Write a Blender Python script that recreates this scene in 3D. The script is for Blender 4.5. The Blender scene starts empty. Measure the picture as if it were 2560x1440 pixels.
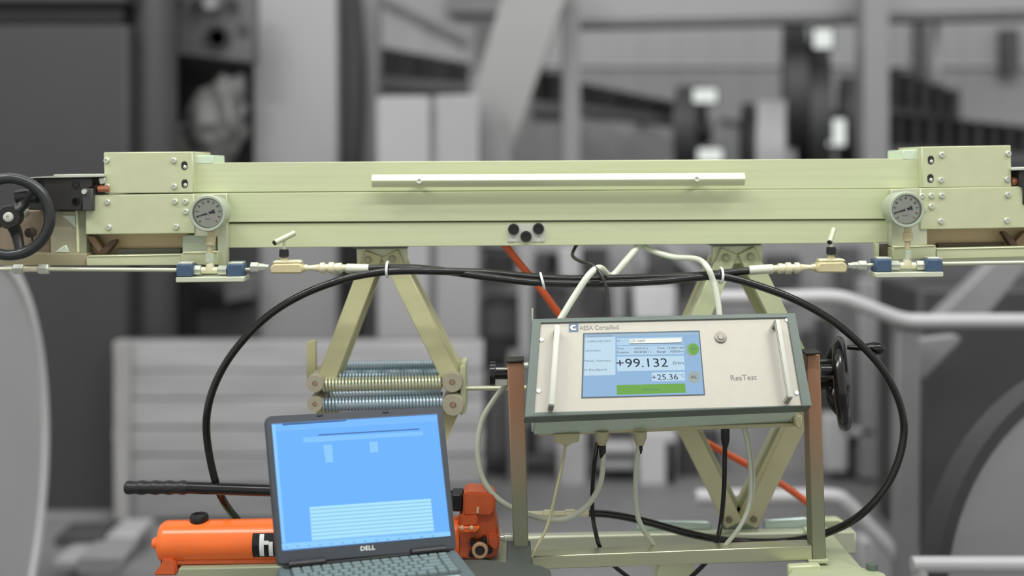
import bpy, bmesh, math, random
from mathutils import Vector, Matrix
random.seed(7)
D = bpy.data; COL = bpy.context.scene.collection; SC = bpy.context.scene
F, HZ, ZC = 2844.44, 420.0, 1.75          # focal length in px of a 2560 wide frame, horizon row, camera height

# ------------------------------------------------------------------ camera, world, lights, exposure
cd = D.cameras.new('camera'); cam = D.objects.new('camera', cd); COL.objects.link(cam); SC.camera = cam
cd.sensor_width = 36; cd.lens = 40; cd.shift_y = -(720 - HZ) / 2560
cam.location = (0, 0, ZC); cam.rotation_euler = (math.pi / 2, 0, 0)
cd.clip_start = .05; cd.clip_end = 60
cd.dof.use_dof = True; cd.dof.focus_distance = 2.34; cd.dof.aperture_fstop = 1.0
w = D.worlds.new('hall_light'); SC.world = w; w.use_nodes = True
w.node_tree.nodes['Background'].inputs[0].default_value = (1, 1, 1, 1)
w.node_tree.nodes['Background'].inputs[1].default_value = .72
def area(name, loc, tgt, sx, sy, power):
    l = D.lights.new(name, 'AREA'); l.shape = 'RECTANGLE'; l.size = sx; l.size_y = sy; l.energy = power
    o = D.objects.new(name, l); COL.objects.link(o); o.location = loc
    o.rotation_euler = (Vector(tgt) - Vector(loc)).to_track_quat('-Z', 'Y').to_euler()
area('tube_lamp_bench', (0, .75, 4.1), (0, 2.5, 1.6), 2.6, .12, 44)
area('hall_lamp_back', (0, 3.4, 6.2), (0, 7.6, 1.0), 8, 1.6, 190)
area('side_fill_left', (-3.2, .6, 6), (-2.4, 4.2, .8), 2.5, .5, 120)  # unseen fill added to brighten the left drum
area('side_fill_right', (3.2, .6, 6), (2.4, 4.2, .8), 2.5, .5, 120)  # matching unseen fill, added to brighten the right drum
SC.view_settings.view_transform = 'Standard'; SC.view_settings.look = 'None'
SC.view_settings.exposure = 0; SC.view_settings.gamma = 1; SC.view_settings.use_curve_mapping = False

# ------------------------------------------------------------------ helpers
def lin(c): return tuple(((v / 255) / 12.92 if v / 255 <= .04045 else ((v / 255 + .055) / 1.055) ** 2.4) for v in c)
MATS = {}
def mat(name, rgb, rough=.5, metal=0., var=.06, scale=(8, 8, 8), bump=0., emit=0., spec=.5):
    if name in MATS: return MATS[name]
    m = D.materials.new(name); m.use_nodes = True; nt = m.node_tree; b = nt.nodes['Principled BSDF']
    c = lin(rgb); b.inputs['Roughness'].default_value = rough; b.inputs['Metallic'].default_value = metal
    b.inputs['Specular IOR Level'].default_value = spec
    if emit:
        b.inputs['Base Color'].default_value = (0, 0, 0, 1); b.inputs['Specular IOR Level'].default_value = .1
        b.inputs['Emission Color'].default_value = (*c, 1); b.inputs['Emission Strength'].default_value = emit
    else:
        tc = nt.nodes.new('ShaderNodeTexCoord'); mp = nt.nodes.new('ShaderNodeMapping'); nz = nt.nodes.new('ShaderNodeTexNoise')
        mp.inputs['Scale'].default_value = scale; nz.inputs['Scale'].default_value = 1; nz.inputs['Detail'].default_value = 4
        rp = nt.nodes.new('ShaderNodeValToRGB'); e = rp.color_ramp.elements
        e[0].position = .3; e[1].position = .7
        e[0].color = (*[max(0, v * (1 - var)) for v in c], 1); e[1].color = (*[min(1, v * (1 + var)) for v in c], 1)
        nt.links.new(tc.outputs['Object'], mp.inputs['Vector']); nt.links.new(mp.outputs['Vector'], nz.inputs['Vector'])
        nt.links.new(nz.outputs['Fac'], rp.inputs['Fac']); nt.links.new(rp.outputs['Color'], b.inputs['Base Color'])
        if bump:
            bp = nt.nodes.new('ShaderNodeBump'); bp.inputs['Strength'].default_value = bump; bp.inputs['Distance'].default_value = .01
            nt.links.new(nz.outputs['Fac'], bp.inputs['Height']); nt.links.new(bp.outputs['Normal'], b.inputs['Normal'])
    MATS[name] = m; return m
class Pl:                                   # a plane in the hall; hit() finds the point of it seen at a picture position
    def __init__(s, p, n): s.p = Vector(p); s.n = Vector(n).normalized()
    def hit(s, px, py, off=0.):
        d = Vector(((px - 1280) / F, 1, -(py - HZ) / F)); o = Vector((0, 0, ZC))
        return o + d * ((s.p + s.n * off - o).dot(s.n) / d.dot(s.n))
def V(Y): return Pl((0, Y, 0), (0, -1, 0))
def H(z): return Pl((0, 0, z), (0, 0, 1))
def P(px, py, Y): return V(Y).hit(px, py)
def T(name, label, cat, at, group=None):    # a thing made of parts: an Empty at its base
    o = D.objects.new(name, None); COL.objects.link(o); o.empty_display_size = .05
    o.location = Vector(at); o['label'] = label; o['category'] = cat
    if group: o['group'] = group
    return o
def root_off(p):
    v = Vector((0, 0, 0))
    while p is not None: v += p.location; p = p.parent
    return v
def mk(name, bm, m, parent=None, tag=None, kind=None, smooth=40, label=None):
    bmesh.ops.recalc_face_normals(bm, faces=bm.faces)
    off = root_off(parent)
    if parent is None:                      # top-level mesh: origin at its base
        xs = [v.co for v in bm.verts]; off = Vector((sum(c.x for c in xs) / len(xs), sum(c.y for c in xs) / len(xs), min(c.z for c in xs)))
    bmesh.ops.translate(bm, verts=bm.verts, vec=-off)
    me = D.meshes.new(name); bm.to_mesh(me); bm.free()
    me.materials.append(m)
    if smooth:
        for p in me.polygons: p.use_smooth = True
        me.set_sharp_from_angle(angle=math.radians(smooth))
    o = D.objects.new(name, me); COL.objects.link(o)
    if parent is None: o.location = off
    else: o.parent = parent
    if tag:
        o['label'], o['category'] = tag[0], tag[1]
        if len(tag) > 2: o['group'] = tag[2]
    if kind: o['kind'] = kind
    if label: o['label'] = label
    return o
def B(): return bmesh.new()
def prism3(bm, pts, ext, bev=0., seg=1):
    a = [bm.verts.new(p) for p in pts]; b = [bm.verts.new(Vector(p) + ext) for p in pts]; n = len(a)
    fs = [bm.faces.new(a), bm.faces.new(b[::-1])] + [bm.faces.new((a[i], b[i], b[(i + 1) % n], a[(i + 1) % n])) for i in range(n)]
    if bev:
        es = list({e for f in fs for e in f.edges})
        bmesh.ops.bevel(bm, geom=es, offset=bev, segments=seg, affect='EDGES', clamp_overlap=True)
    return bm
def pr(bm, px, pl, depth, off=0., bev=0., seg=1):       # outline on a plane, thickened away from the viewer
    if not isinstance(pl, Pl): pl = V(pl)
    return prism3(bm, [pl.hit(x, y, off) for x, y in px], -pl.n * depth, bev, seg)
def rect(x0, y0, x1, y1, s0=0., s1=None):                # picture rectangle, s0 / s1 = rise of top / bottom edge from left to right
    if s1 is None: s1 = s0
    return [(x0, y0), (x1, y0 - s0), (x1, y1 - s1), (x0, y1)]
def box(bm, c, s, bev=0., rot=None):
    c = Vector(c); hx, hy, hz = (v / 2 for v in s)
    pts = [Vector((sx * hx, -hy, sz * hz)) for sx, sz in ((-1, -1), (1, -1), (1, 1), (-1, 1))]
    ext = Vector((0, 2 * hy, 0))
    if rot is not None: pts = [rot @ p for p in pts]; ext = rot @ ext
    return prism3(bm, [c + p for p in pts], ext, bev)
def frame(a):
    a = Vector(a).normalized(); u = a.orthogonal().normalized(); return a, u, a.cross(u)
def lathe(bm, o, a, prof, seg=24, ph=0., up=None):       # prof: (distance along axis, radius)
    o = Vector(o); a, u, v = frame(a)
    if up is not None: v = a.cross(Vector(up)).normalized(); u = v.cross(a)
    rings = []
    for t, r in prof:
        rings.append([bm.verts.new(o + a * t + (u * math.cos(ph + 2 * math.pi * k / seg) + v * math.sin(ph + 2 * math.pi * k / seg)) * r) for k in range(seg)])
    for A, Bq in zip(rings, rings[1:]):
        for k in range(seg): bm.faces.new((A[k], A[(k + 1) % seg], Bq[(k + 1) % seg], Bq[k]))
    if (Vector((prof[0][0], prof[0][1])) - Vector((prof[-1][0], prof[-1][1]))).length < 1e-7:
        bmesh.ops.remove_doubles(bm, verts=rings[0] + rings[-1], dist=1e-7)
    else:
        bm.faces.new(rings[0][::-1]); bm.faces.new(rings[-1])
    return bm
def cyl(bm, p0, p1, r0, r1=None, seg=16, ch=0.):
    p0, p1 = Vector(p0), Vector(p1); L = (p1 - p0).length; r1 = r0 if r1 is None else r1
    pf = [(0, r0 - ch), (ch, r0), (L - ch, r1), (L, r1 - ch)] if ch else [(0, r0), (L, r1)]
    return lathe(bm, p0, p1 - p0, pf, seg)
def torus(bm, c, a, R, r, seg=48, rs=12, sq=1.):
    pf = [(r * sq * math.sin(2 * math.pi * k / rs), R + r * math.cos(2 * math.pi * k / rs)) for k in range(rs + 1)]
    return lathe(bm, c, a, pf, seg)
def spline(pts, n=10):
    pts = [Vector(p) for p in pts]; q = [pts[0] * 2 - pts[1]] + pts + [pts[-1] * 2 - pts[-2]]; out = []
    for i in range(1, len(q) - 2):
        p0, p1, p2, p3 = q[i - 1:i + 3]
        for k in range(n):
            t = k / n
            out.append(.5 * (2 * p1 + (p2 - p0) * t + (2 * p0 - 5 * p1 + 4 * p2 - p3) * t * t + (3 * p1 - p0 - 3 * p2 + p3) * t ** 3))
    out.append(pts[-1]); return out
def tube(bm, pts, r, seg=10, n=10, closed=False, raw=False):
    p = [Vector(x) for x in pts] if raw else spline(pts, n)
    N = len(p); t = (p[1] - p[0]).normalized(); u = t.orthogonal().normalized(); rings = []
    for i in range(N):
        t2 = (p[(i + 1) % N] - p[i - 1]) if closed else (p[min(i + 1, N - 1)] - p[max(i - 1, 0)])
        t2.normalize(); u = (u - t2 * u.dot(t2)).normalized(); v = t2.cross(u)
        rr = r(i / (N - 1)) if callable(r) else r
        rings.append([bm.verts.new(p[i] + (u * math.cos(2 * math.pi * k / seg) + v * math.sin(2 * math.pi * k / seg)) * rr) for k in range(seg)])
    for i in range(N if closed else N - 1):
        A, C = rings[i], rings[(i + 1) % N]
        for k in range(seg): bm.faces.new((A[k], A[(k + 1) % seg], C[(k + 1) % seg], C[k]))
    if not closed: bm.faces.new(rings[0][::-1]); bm.faces.new(rings[-1])
    return bm
def pxt(pts, Y, dflt=0):                                  # picture polyline (x, y[, Y]) to points
    return [P(q[0], q[1], q[2] if len(q) > 2 else Y) for q in pts]
def text(name, s, pl, x0, y0, x1, y1, hpx, m, parent, off=.0006, wmul=1., thick=.0003):   # lettering from (x0,y0) to (x1,y1), cap height hpx
    cu = D.curves.new('t', 'FONT'); cu.body = s; cu.size = 1; cu.extrude = 0; cu.resolution_u = 3
    o = D.objects.new('t', cu); COL.objects.link(o); dg = bpy.context.evaluated_depsgraph_get()
    me = D.meshes.new_from_object(o.evaluated_get(dg)); D.objects.remove(o); D.curves.remove(cu)
    xs = [v.co.x for v in me.vertices]
    if not xs: return None
    A, Bp = pl.hit(x0, y0, off), pl.hit(x1, y1, off); ex = (Bp - A); W = ex.length; ex.normalize(); ey = pl.n.cross(ex).normalized()
    x_0, wd = min(xs), max(xs) - min(xs); sx = W / wd; sy = hpx / math.hypot(x1 - x0, y1 - y0) * W / .72
    offp = root_off(parent)
    for v in me.vertices: v.co = A + ex * ((v.co.x - x_0) * sx) + ey * (v.co.y * sy) - offp
    me.materials.clear(); me.materials.append(m); me.name = name
    ob = D.objects.new(name, me); COL.objects.link(ob); ob.parent = parent; return ob
def R(px, Y): return px * Y / F

# ------------------------------------------------------------------ materials
ALU = mat('brushed_aluminium', (200, 207, 166), .42, .15, .045, (3, 60, 90))
ALU2 = mat('brushed_aluminium_cover', (194, 199, 160), .45, .12, .03, (30, 30, 30))
ALUB = mat('bright_aluminium', (226, 230, 192), .34, .25, .03, (3, 50, 80))
ALUD = mat('shaded_channel_steel', (172, 168, 130), .5, .25, .08, (3, 40, 60))
ARM = mat('arm_aluminium', (196, 194, 148), .45, .12, .05, (20, 20, 20))
STEEL = mat('zinc_plated_steel', (206, 212, 196), .28, .55, .05, (40, 40, 40))
SPR = mat('spring_steel', (170, 192, 202), .3, .45, .05, (50, 50, 50))
PIPE = mat('steel_pipe', (205, 208, 180), .28, .5, .05, (5, 60, 60))
BRASS = mat('valve_brass', (200, 190, 148), .45, .15, .06, (40, 40, 40))
BRASSL = mat('pale_fitting_brass', (226, 222, 186), .3, .35, .05, (40, 40, 40))
BLACK = mat('black_plastic', (26, 26, 25), .38, 0, .1, (30, 30, 30))
BLACKG = mat('black_gloss', (16, 16, 16), .18, 0, .1, (30, 30, 30))
CAST = mat('black_cast_metal', (44, 43, 41), .5, .1, .1, (40, 40, 40))
HOSE = mat('black_rubber_hose', (24, 24, 22), .15, 0, .08, (40, 40, 40))
BLUE = mat('blue_clamp_plastic', (62, 84, 108), .6, 0, .08, (40, 40, 40))
WHITEP = mat('white_nylon', (226, 230, 226), .4, 0, .03)
CABLEG = mat('grey_cable', (186, 192, 172), .4, 0, .04)
CABLEW = mat('pale_cable', (214, 220, 200), .4, 0, .04)
CABLEB = mat('beige_thin_cable', (186, 182, 142), .45, 0, .04)
ORANGE = mat('orange_paint', (246, 116, 48), .25, 0, .05, (20, 20, 20))
ORANGED = mat('dark_orange_cast', (200, 92, 46), .4, 0, .08, (40, 40, 40))
ORHOSE = mat('orange_hose', (222, 98, 52), .4, 0, .06, (40, 40, 40))
COPPER = mat('copper_rod', (196, 130, 96), .3, .6, .08, (30, 30, 30))
GREEN = mat('grey_green_housing', (86, 100, 90), .42, 0, .04, (40, 40, 40))
GREENL = mat('pale_green_underside', (196, 212, 194), .45, 0, .04, (40, 40, 40))
PANEL = mat('anodised_panel', (172, 169, 155), .42, .1, .02, (60, 3, 60))
BEIGE = mat('beige_connector', (178, 172, 134), .5, 0, .05)
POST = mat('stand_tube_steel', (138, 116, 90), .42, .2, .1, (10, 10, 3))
def reflection_tint(m, top, bottom, z0, z1):        # brown reflection painted into the upper tube colour, olive steel tone below
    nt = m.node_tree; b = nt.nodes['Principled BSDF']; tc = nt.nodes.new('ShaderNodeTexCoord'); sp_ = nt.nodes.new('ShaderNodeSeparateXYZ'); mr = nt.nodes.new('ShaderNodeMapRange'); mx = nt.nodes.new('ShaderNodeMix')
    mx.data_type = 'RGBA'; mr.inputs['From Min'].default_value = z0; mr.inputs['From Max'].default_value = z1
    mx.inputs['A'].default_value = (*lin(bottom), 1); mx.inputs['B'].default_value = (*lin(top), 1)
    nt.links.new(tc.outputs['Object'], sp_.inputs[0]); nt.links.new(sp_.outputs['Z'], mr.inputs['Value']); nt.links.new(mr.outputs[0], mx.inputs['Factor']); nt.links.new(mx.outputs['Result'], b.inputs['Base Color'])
reflection_tint(POST, (156, 114, 86), (122, 126, 102), .12, .34)
RAIL = mat('bench_rail_steel', (204, 208, 182), .3, .55, .06, (3, 40, 60))
RAILT = mat('galvanised_plate', (188, 206, 200), .3, .4, .06, (10, 10, 10))
FOOT = mat('foot_plate', (176, 184, 148), .45, .1, .05, (20, 20, 20))
LAP = mat('laptop_charcoal', (33, 42, 49), .42, 0, .06, (60, 60, 60))
LAPG = mat('laptop_grey_deck', (84, 97, 98), .45, 0, .04, (60, 60, 60))
KEY = mat('key_grey', (108, 122, 119), .45, 0, .04, (60, 60, 60))
TRAY = mat('slate_tray', (66, 72, 66), .5, .1, .06, (20, 20, 20))
INK = mat('ink_dark', (38, 44, 52), .6)
INKG = mat('ink_grey', (128, 128, 122), .6)
DIAL = mat('gauge_dial', (208, 212, 196), .5)
HOLE = mat('dark_hole', (34, 34, 28), .6)
def glass_mat():
    m = D.materials.new('clear_glass'); m.use_nodes = True; nt = m.node_tree; nt.nodes.remove(nt.nodes['Principled BSDF'])
    mix = nt.nodes.new('ShaderNodeMixShader'); tr = nt.nodes.new('ShaderNodeBsdfTransparent'); gl = nt.nodes.new('ShaderNodeBsdfGlossy'); fr = nt.nodes.new('ShaderNodeFresnel')
    gl.inputs['Roughness'].default_value = .05; fr.inputs['IOR'].default_value = 1.35
    nt.links.new(fr.outputs[0], mix.inputs[0]); nt.links.new(tr.outputs[0], mix.inputs[1]); nt.links.new(gl.outputs[0], mix.inputs[2])
    nt.links.new(mix.outputs[0], nt.nodes['Material Output'].inputs[0]); return m
GLASS = glass_mat()
def g(v, rough=.6, metal=0., var=.08, sc=(4, 4, 4), bump=0.): return mat('grey_%d_%d_%d' % (v, int(rough * 10), int(sc[0] * 10 + sc[2])), (v, v, v), rough, metal, var, sc, bump)

# ================================================================== THE HALL
bm = B(); prism3(bm, [(-9, -3, 0), (9, -3, 0), (9, 11, 0), (-9, 11, 0)], Vector((0, 0, -.2)))
mk('floor', bm, g(112, .55, 0, .18, (1.2, 1.2, 1.2)), kind='structure')
YW = 9.6
def wallstrip(bm, x0, x1, z0, z1, y, pitch=.3, d=.012):
    x = x0; prof = []
    while x < x1 - 1e-6:
        prof += [(x, 0), (x + pitch * .55, 0), (x + pitch * .65, d), (x + pitch * .9, d)]; x += pitch
    prof.append((x1, 0)); lo = [bm.verts.new((a, y + b, z0)) for a, b in prof]; hi = [bm.verts.new((a, y + b, z1)) for a, b in prof]
    for i in range(len(prof) - 1): bm.faces.new((lo[i], lo[i + 1], hi[i + 1], hi[i]))
    bm.faces.new([lo[0], hi[0], bm.verts.new((x0, y + .2, z1)), bm.verts.new((x0, y + .2, z0))])
    return bm
zs = P(0, 165, YW).z
bm = B(); wallstrip(bm, -9, 9, 0, zs, YW)
wb = mk('wall_back', bm, g(142, .6, 0, .06, (2, 2, .4)), kind='structure', smooth=0)
bm = B(); wallstrip(bm, -9, 9, zs, 5.2, YW - .06)
mk('upper_cladding', bm, g(152, .6, 0, .07, (.8, .8, .8)), wb, smooth=0, label='lighter upper cladding of the hall wall')
# stub of the side wall with a dark locker bank on the left
c = T('dark_locker', 'tall dark grey locker with recessed black top band at far left', 'locker', P(100, 1300, 5.75))
bm = B(); pr(bm, rect(-420, 62, 318, 1292), 5.75, .8, bev=.01); mk('body', bm, g(58, .5, 0, .03), c)
bm = B(); pr(bm, rect(-420, 8, 308, 61), 5.8, .7, bev=.01); mk('top_band', bm, g(14, .6), c, label='black recessed top band')
bm = B(); pr(bm, rect(-420, -60, 318, 7), 5.75, .8, bev=.01); mk('lintel', bm, g(56, .5), c)
bm = B(); lathe(bm, P(382, 1292, 6.0), (0, 0, 1), [(0, .125), (3.2, .125)], 24); mk('rounded_side', bm, g(60, .4, 0, .05), c)  # locker side face, rounded so its tone runs from light to dark
bm = B(); pr(bm, rect(-420, 1292, 279, 1332, 4), 5.66, .5, bev=.01); mk('plinth', bm, g(120, .6), c, label='pale floor plinth')
# black machine beside it
c = T('winding_machine', 'black machine with round bearing hole beside the pale column', 'machine', P(530, 1290, 6.3))
bm = B(); pr(bm, [(436, 60), (640, 60), (640, 860), (436, 860)], 6.75, .3); mk('housing', bm, g(12, .6), c, label='black inner housing')
bm = B(); pr(bm, [(440, -20), (636, -20), (636, 158), (440, 138)], 6.35, .12, bev=.01); mk('bracket_plate', bm, g(84, .5), c)
bm = B(); lathe(bm, P(545, 95, 6.35), (0, -1, 0), [(0, R(34, 6.3)), (.02, R(34, 6.3)), (.02, R(22, 6.3)), (0, R(20, 6.3))], 24); mk('bearing_ring', bm, g(40, .5), c, label='dark round bearing')
bm = B(); lathe(bm, P(608, 75, 6.35), (0, -1, 0), [(0, R(16, 6.3)), (.015, R(16, 6.3))], 20); mk('bolt', bm, g(50, .5), c)
for i, (x, y, r_) in enumerate(((410, 4, 14), (450, 8, 12), (490, 12, 14), (528, 10, 20), (575, 8, 18))):
    bm = B(); lathe(bm, P(x, y, 6.3), (0, -1, 0), [(0, R(r_, 6.3)), (.03, R(r_ * .8, 6.3))], 14); mk('bolt', bm, g((30, 34, 30, 140, 36)[i], .5), c)
bm = B(); pr(bm, rect(436, 610, 640, 855), 6.6, .1); mk('lower_panel', bm, g(62, .5), c)
bm = B(); pr(bm, [(470, 760), (550, 760), (536, 725), (505, 712)], 6.55, .05); mk('slot', bm, g(14, .6), c, label='black triangular opening')
bm = B(); pr(bm, [(556, 700), (640, 680), (640, 745), (560, 760)], 6.5, .08, bev=.01); mk('guard_plate', bm, g(98, .5), c)
bm = B(); pr(bm, rect(446, 610, 472, 860), 6.4, .2); mk('side_frame', bm, g(36, .5), c)
bm = B()
bmesh.ops.create_icosphere(bm, subdivisions=5, radius=1)
from mathutils import noise
ce = P(540, 312, 6.45)
for v in bm.verts:
    p = v.co.copy(); n_ = noise.noise(p * 1.7) * .36 + noise.noise(p * 4.5) * .1 + noise.ridged_multi_fractal(p * 3, 1, 2, 3, 1, 2) * .05
    p = Vector((p.x * (1 if p.z < 0 else .75), p.y, p.z)) * (1 + n_)
    v.co = ce + Vector((p.x * R(92, 6.45) + p.z * R(26, 6.45), p.y * .14, p.z * R(112, 6.45)))
mk('wrapped_bundle', bm, mat('plastic_wrap', (100, 100, 99), .4, 0, .2, (5, 5, 5), .2), tag=('crumpled grey plastic wrapped bundle in front of the black machine', 'bundle'))
# columns and posts (part of the hall)
bm = B(); pr(bm, [(632, -80), (838, -80), (848, 1215), (636, 1215)], 6.7, .22, bev=.01); o = mk('pillar', bm, g(151, .55, 0, .02, (1, 1, 1)), kind='structure')
o['label'] = 'broad pale grey steel column behind the beam'
bm = B(); pr(bm, [(846, -80), (884, -80), (900, 130), (900, 260), (890, 400), (890, 850), (852, 850)], 6.85, .3, bev=.01)
mk('pillar_shade_strip', bm, g(44, .6), tag=('dark strip painted as the shaded side of the broad pale column', 'shade_strip'))  # column's shaded side, built as a separate dark strip
bm = B(); pr(bm, rect(884, -80, 942, 1180), 7.3, .3, bev=.02); o = mk('pillar', bm, g(124, .5), kind='structure'); o['label'] = 'slim grey post right of the dark shade strip'
bm = B(); pr(bm, rect(1406, -80, 1450, 1160), 7.0, .15, bev=.01); o = mk('pillar', bm, g(130, .5, 0, .03), kind='structure'); o['label'] = 'slim grey upright right of the slanted beam'
bm = B(); pr(bm, rect(2162, -80, 2224, 1160), 7.0, .2, bev=.01); o = mk('pillar', bm, g(132, .5, 0, .03), kind='structure'); o['label'] = 'grey upright post right of the dark discs'
# pale upright boards
for i, (x0, x1, y0, v, Y, lab) in enumerate(((942, 1072, 242, 160, 6.25, 'pale upright board standing behind the crate, lighter and nearer the slim post'),
                                          (1088, 1196, 238, 152, 6.3, 'pale upright board right of the narrow dark gap'))):
    bm = B(); pr(bm, rect(x0, y0, x1, 1210, 2), Y, .12, bev=.01)
    mk('upright_board', bm, mat('board_%d' % i, (v, v, v), .6, 0, .06, (3, 3, 2)), tag=(lab, 'board'))
bm = B(); pr(bm, [(1265, -40), (1432, -40), (1262, 420), (1204, 560), (1080, 560)], 6.75, .2, bev=.015)
mk('slanted_beam', bm, mat('board_beam', (143, 143, 142), .6, 0, .04, (2, 2, 2)), tag=('broad pale beam leaning diagonally behind the test beam', 'beam'))
bm = B(); pr(bm, [(1196, 250), (1240, 250), (1282, 420), (1282, 620), (1196, 620)], 6.55, .1, bev=.01)
mk('leaning_panel', bm, g(130, .6), tag=('grey panel leaning between the right upright board and slanted beam', 'panel'))
# roof truss
c = T('wall_girder', 'horizontal grey girder with shadow-dark lower flange between the posts', 'girder', P(2000, 60, 7.4))
bm = B(); pr(bm, [(1440, -30), (2700, -60), (2700, 22), (1440, 50)], 7.4, .15); mk('web', bm, g(142, .5, 0, .04, (1, 1, 1)), c)
bm = B(); pr(bm, [(1440, 50), (2700, 22), (2700, 42), (1440, 68)], 7.36, .2, bev=.004); mk('flange', bm, g(92, .5), c, label='lower flange coloured dark for its shadow')  # shadow below the girder put into the darker grey
bm = B(); pr(bm, [(945, 0), (962, -6), (1168, 96), (1160, 112)], 9.48, .06); mk('wall_brace', bm, g(98, .5), tag=('thin dark brace slanting above the left bobbin row', 'brace'))
bm = B(); pr(bm, rect(1120, -20, 1260, 32), 9.4, .15); mk('duct_box', bm, g(112, .5), tag=('dark duct box above the slanted beam', 'box'))
bm = B(); pr(bm, [(1190, 55), (1232, 55), (1196, 160), (1190, 160)], 9.46, .08); mk('gusset', bm, g(92, .5), tag=('dark gusset plate left of the slanted beam', 'plate'))
bm = B(); cyl(bm, P(2341, 188, 7.6), P(2341, -60, 7.6), R(8, 7.6)); mk('drop_pipe', bm, g(158, .4), tag=('pale vertical pipe coming down from the girder', 'pipe'))
bm = B(); pr(bm, rect(2290, 55, 2322, 190), 9.45, .1, bev=.01); mk('cable_tray', bm, g(76, .5), tag=('dark vertical cable tray beside the pale drop pipe', 'cable tray'))
bm = B(); pr(bm, rect(2510, 72, 2549, 186), 9.42, .12, bev=.01); mk('switch_box', bm, g(70, .5), tag=('dark switch box mounted on the far wall', 'switch box'))
# rows of dark bobbins in their cradles
def bobbin_row(name, lab, x0, yt0, yb0, x1, yt1, yb1, Y, n, vt=40, group=None):
    c = T(name, lab, 'bobbin rack', P((x0 + x1) / 2, max(yb0, yb1), Y), group)
    def strip(f0, f1): return [(x0, yt0 + (yb0 - yt0) * f0), (x1, yt1 + (yb1 - yt1) * f0), (x1, yt1 + (yb1 - yt1) * f1), (x0, yt0 + (yb0 - yt0) * f1)]
    bm = B(); pr(bm, strip(.04, 1), Y + .13, .06); mk('backing', bm, g(30, .6), c)
    bm = B(); pr(bm, strip(.62, .86), Y - .02, .05, bev=.004); mk('rail', bm, g(84, .5), c)
    bm = B(); pr(bm, strip(.86, 1), Y - .01, .1, bev=.004); mk('cradle', bm, g(34, .5), c)
    for k in range(n):
        t = (k + .5) / n; x = x0 + (x1 - x0) * t; a = yt0 + (yt1 - yt0) * t; b = yb0 + (yb1 - yb0) * t; w_ = (x1 - x0) / n
        h = (b - a) * .62; bm = B()
        lathe(bm, P(x, a + h, Y + .06), (0, 0, 1), [(0, R(w_ * .48, Y)), (R(h * .12, Y), R(w_ * .48, Y)), (R(h * .14, Y), R(w_ * .34, Y)), (R(h * .86, Y), R(w_ * .34, Y)), (R(h * .88, Y), R(w_ * .48, Y)), (R(h, Y), R(w_ * .48, Y))], 14)
        mk('bobbin', bm, g(vt + (k * 7) % 3 * 8 - 8, .5), c)
    for t in (.25, .75):
        x = x0 + (x1 - x0) * t; p = P(x, yt0 + (yt1 - yt0) * t + (yb0 - yt0) * .45, Y + .2); bm = B(); box(bm, (p.x, (Y + 9.62) / 2 + .06, p.z), (.05, 9.62 - Y - .12, .05)); mk('wall_bracket', bm, g(60, .5), c)
    return c
bobbin_row('bobbin_rack', 'dark row of bobbins left of the slanted beam', 948, 116, 236, 1172, 158, 240, 8.0, 8, 46)
bobbin_row('bobbin_rack', 'dark descending row of bobbins right of the slim upright', 1450, 206, 292, 1722, 262, 322, 8.1, 9, 48)
bobbin_row('bobbin_rack', 'dark cluttered bobbin row below the pale drop pipe', 2222, 165, 330, 2400, 230, 360, 8.4, 5, 64)
bobbin_row('bobbin_rack', 'dark bobbin row sloping down to the right edge', 2228, 280, 420, 2700, 330, 430, 8.0, 12, 36)
bobbin_row('bobbin_rack', 'dark bobbins seen in the gap beside the slanted beam', 1330, 170, 300, 1404, 186, 302, 8.2, 2, 28)
for (a, b, lab) in (((1800, 300), (1892, 318), 'thin dark tie bar between the machine discs'),):
    bm = B(); cyl(bm, P(a[0], a[1], 9.58), P(b[0], b[1], 9.58), R(6, 9.6)); mk('tie_bar', bm, g(76, .5), tag=(lab, 'bar'))
# stranding discs with bright lamps
def disc(lab, cx, cy, ry, rx, th, v, Y, rim=None):
    c = T('machine_disc', lab, 'machine disc', P(cx, cy + ry, Y))
    an = math.asin(min(.98, rx / ry)); a = Vector((math.cos(an), -math.sin(an), 0)); Rr = R(ry, Y)
    bm = B(); lathe(bm, P(cx, cy, Y), a, [(-th, Rr * .97), (-th, Rr), (0, Rr), (0, Rr * .9), (-.02, Rr * .88)], 48); mk('rim', bm, g(v, .5), c)
    bm = B(); lathe(bm, P(cx, cy, Y), a, [(-.01, Rr * .25), (.06, Rr * .22), (.06, Rr * .1)], 24); mk('hub', bm, g(max(15, v - 20), .5), c)
    o = P(cx, cy, Y) - a * th * .5; bm = B(); box(bm, (o.x, o.y, o.z * .5), (.09, .12, o.z)); mk('pedestal', bm, g(60, .5), c)
    return c
disc('large black machine disc left of the grey upright post', 2012, 262, 205, 42, .15, 34, 8.0)
disc('second black machine disc overlapping the large one', 2066, 320, 205, 40, .145, 46, 8.0)
disc('small dark machine disc beside the descending bobbin row', 1756, 330, 118, 34, .16, 58, 8.0)
disc('dark half hidden disc left of the pale drum', 1884, 402, 145, 18, .07, 26, 7.6)
disc('pale drum partly hidden behind the test beam', 1966, 408, 158, 40, .17, 140, 7.2)
disc('low dark disc right of the big black discs', 2135, 300, 110, 24, .1, 52, 8.0)
LAMP = mat('lamp_glow', (232, 238, 234), emit=1.0)
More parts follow.
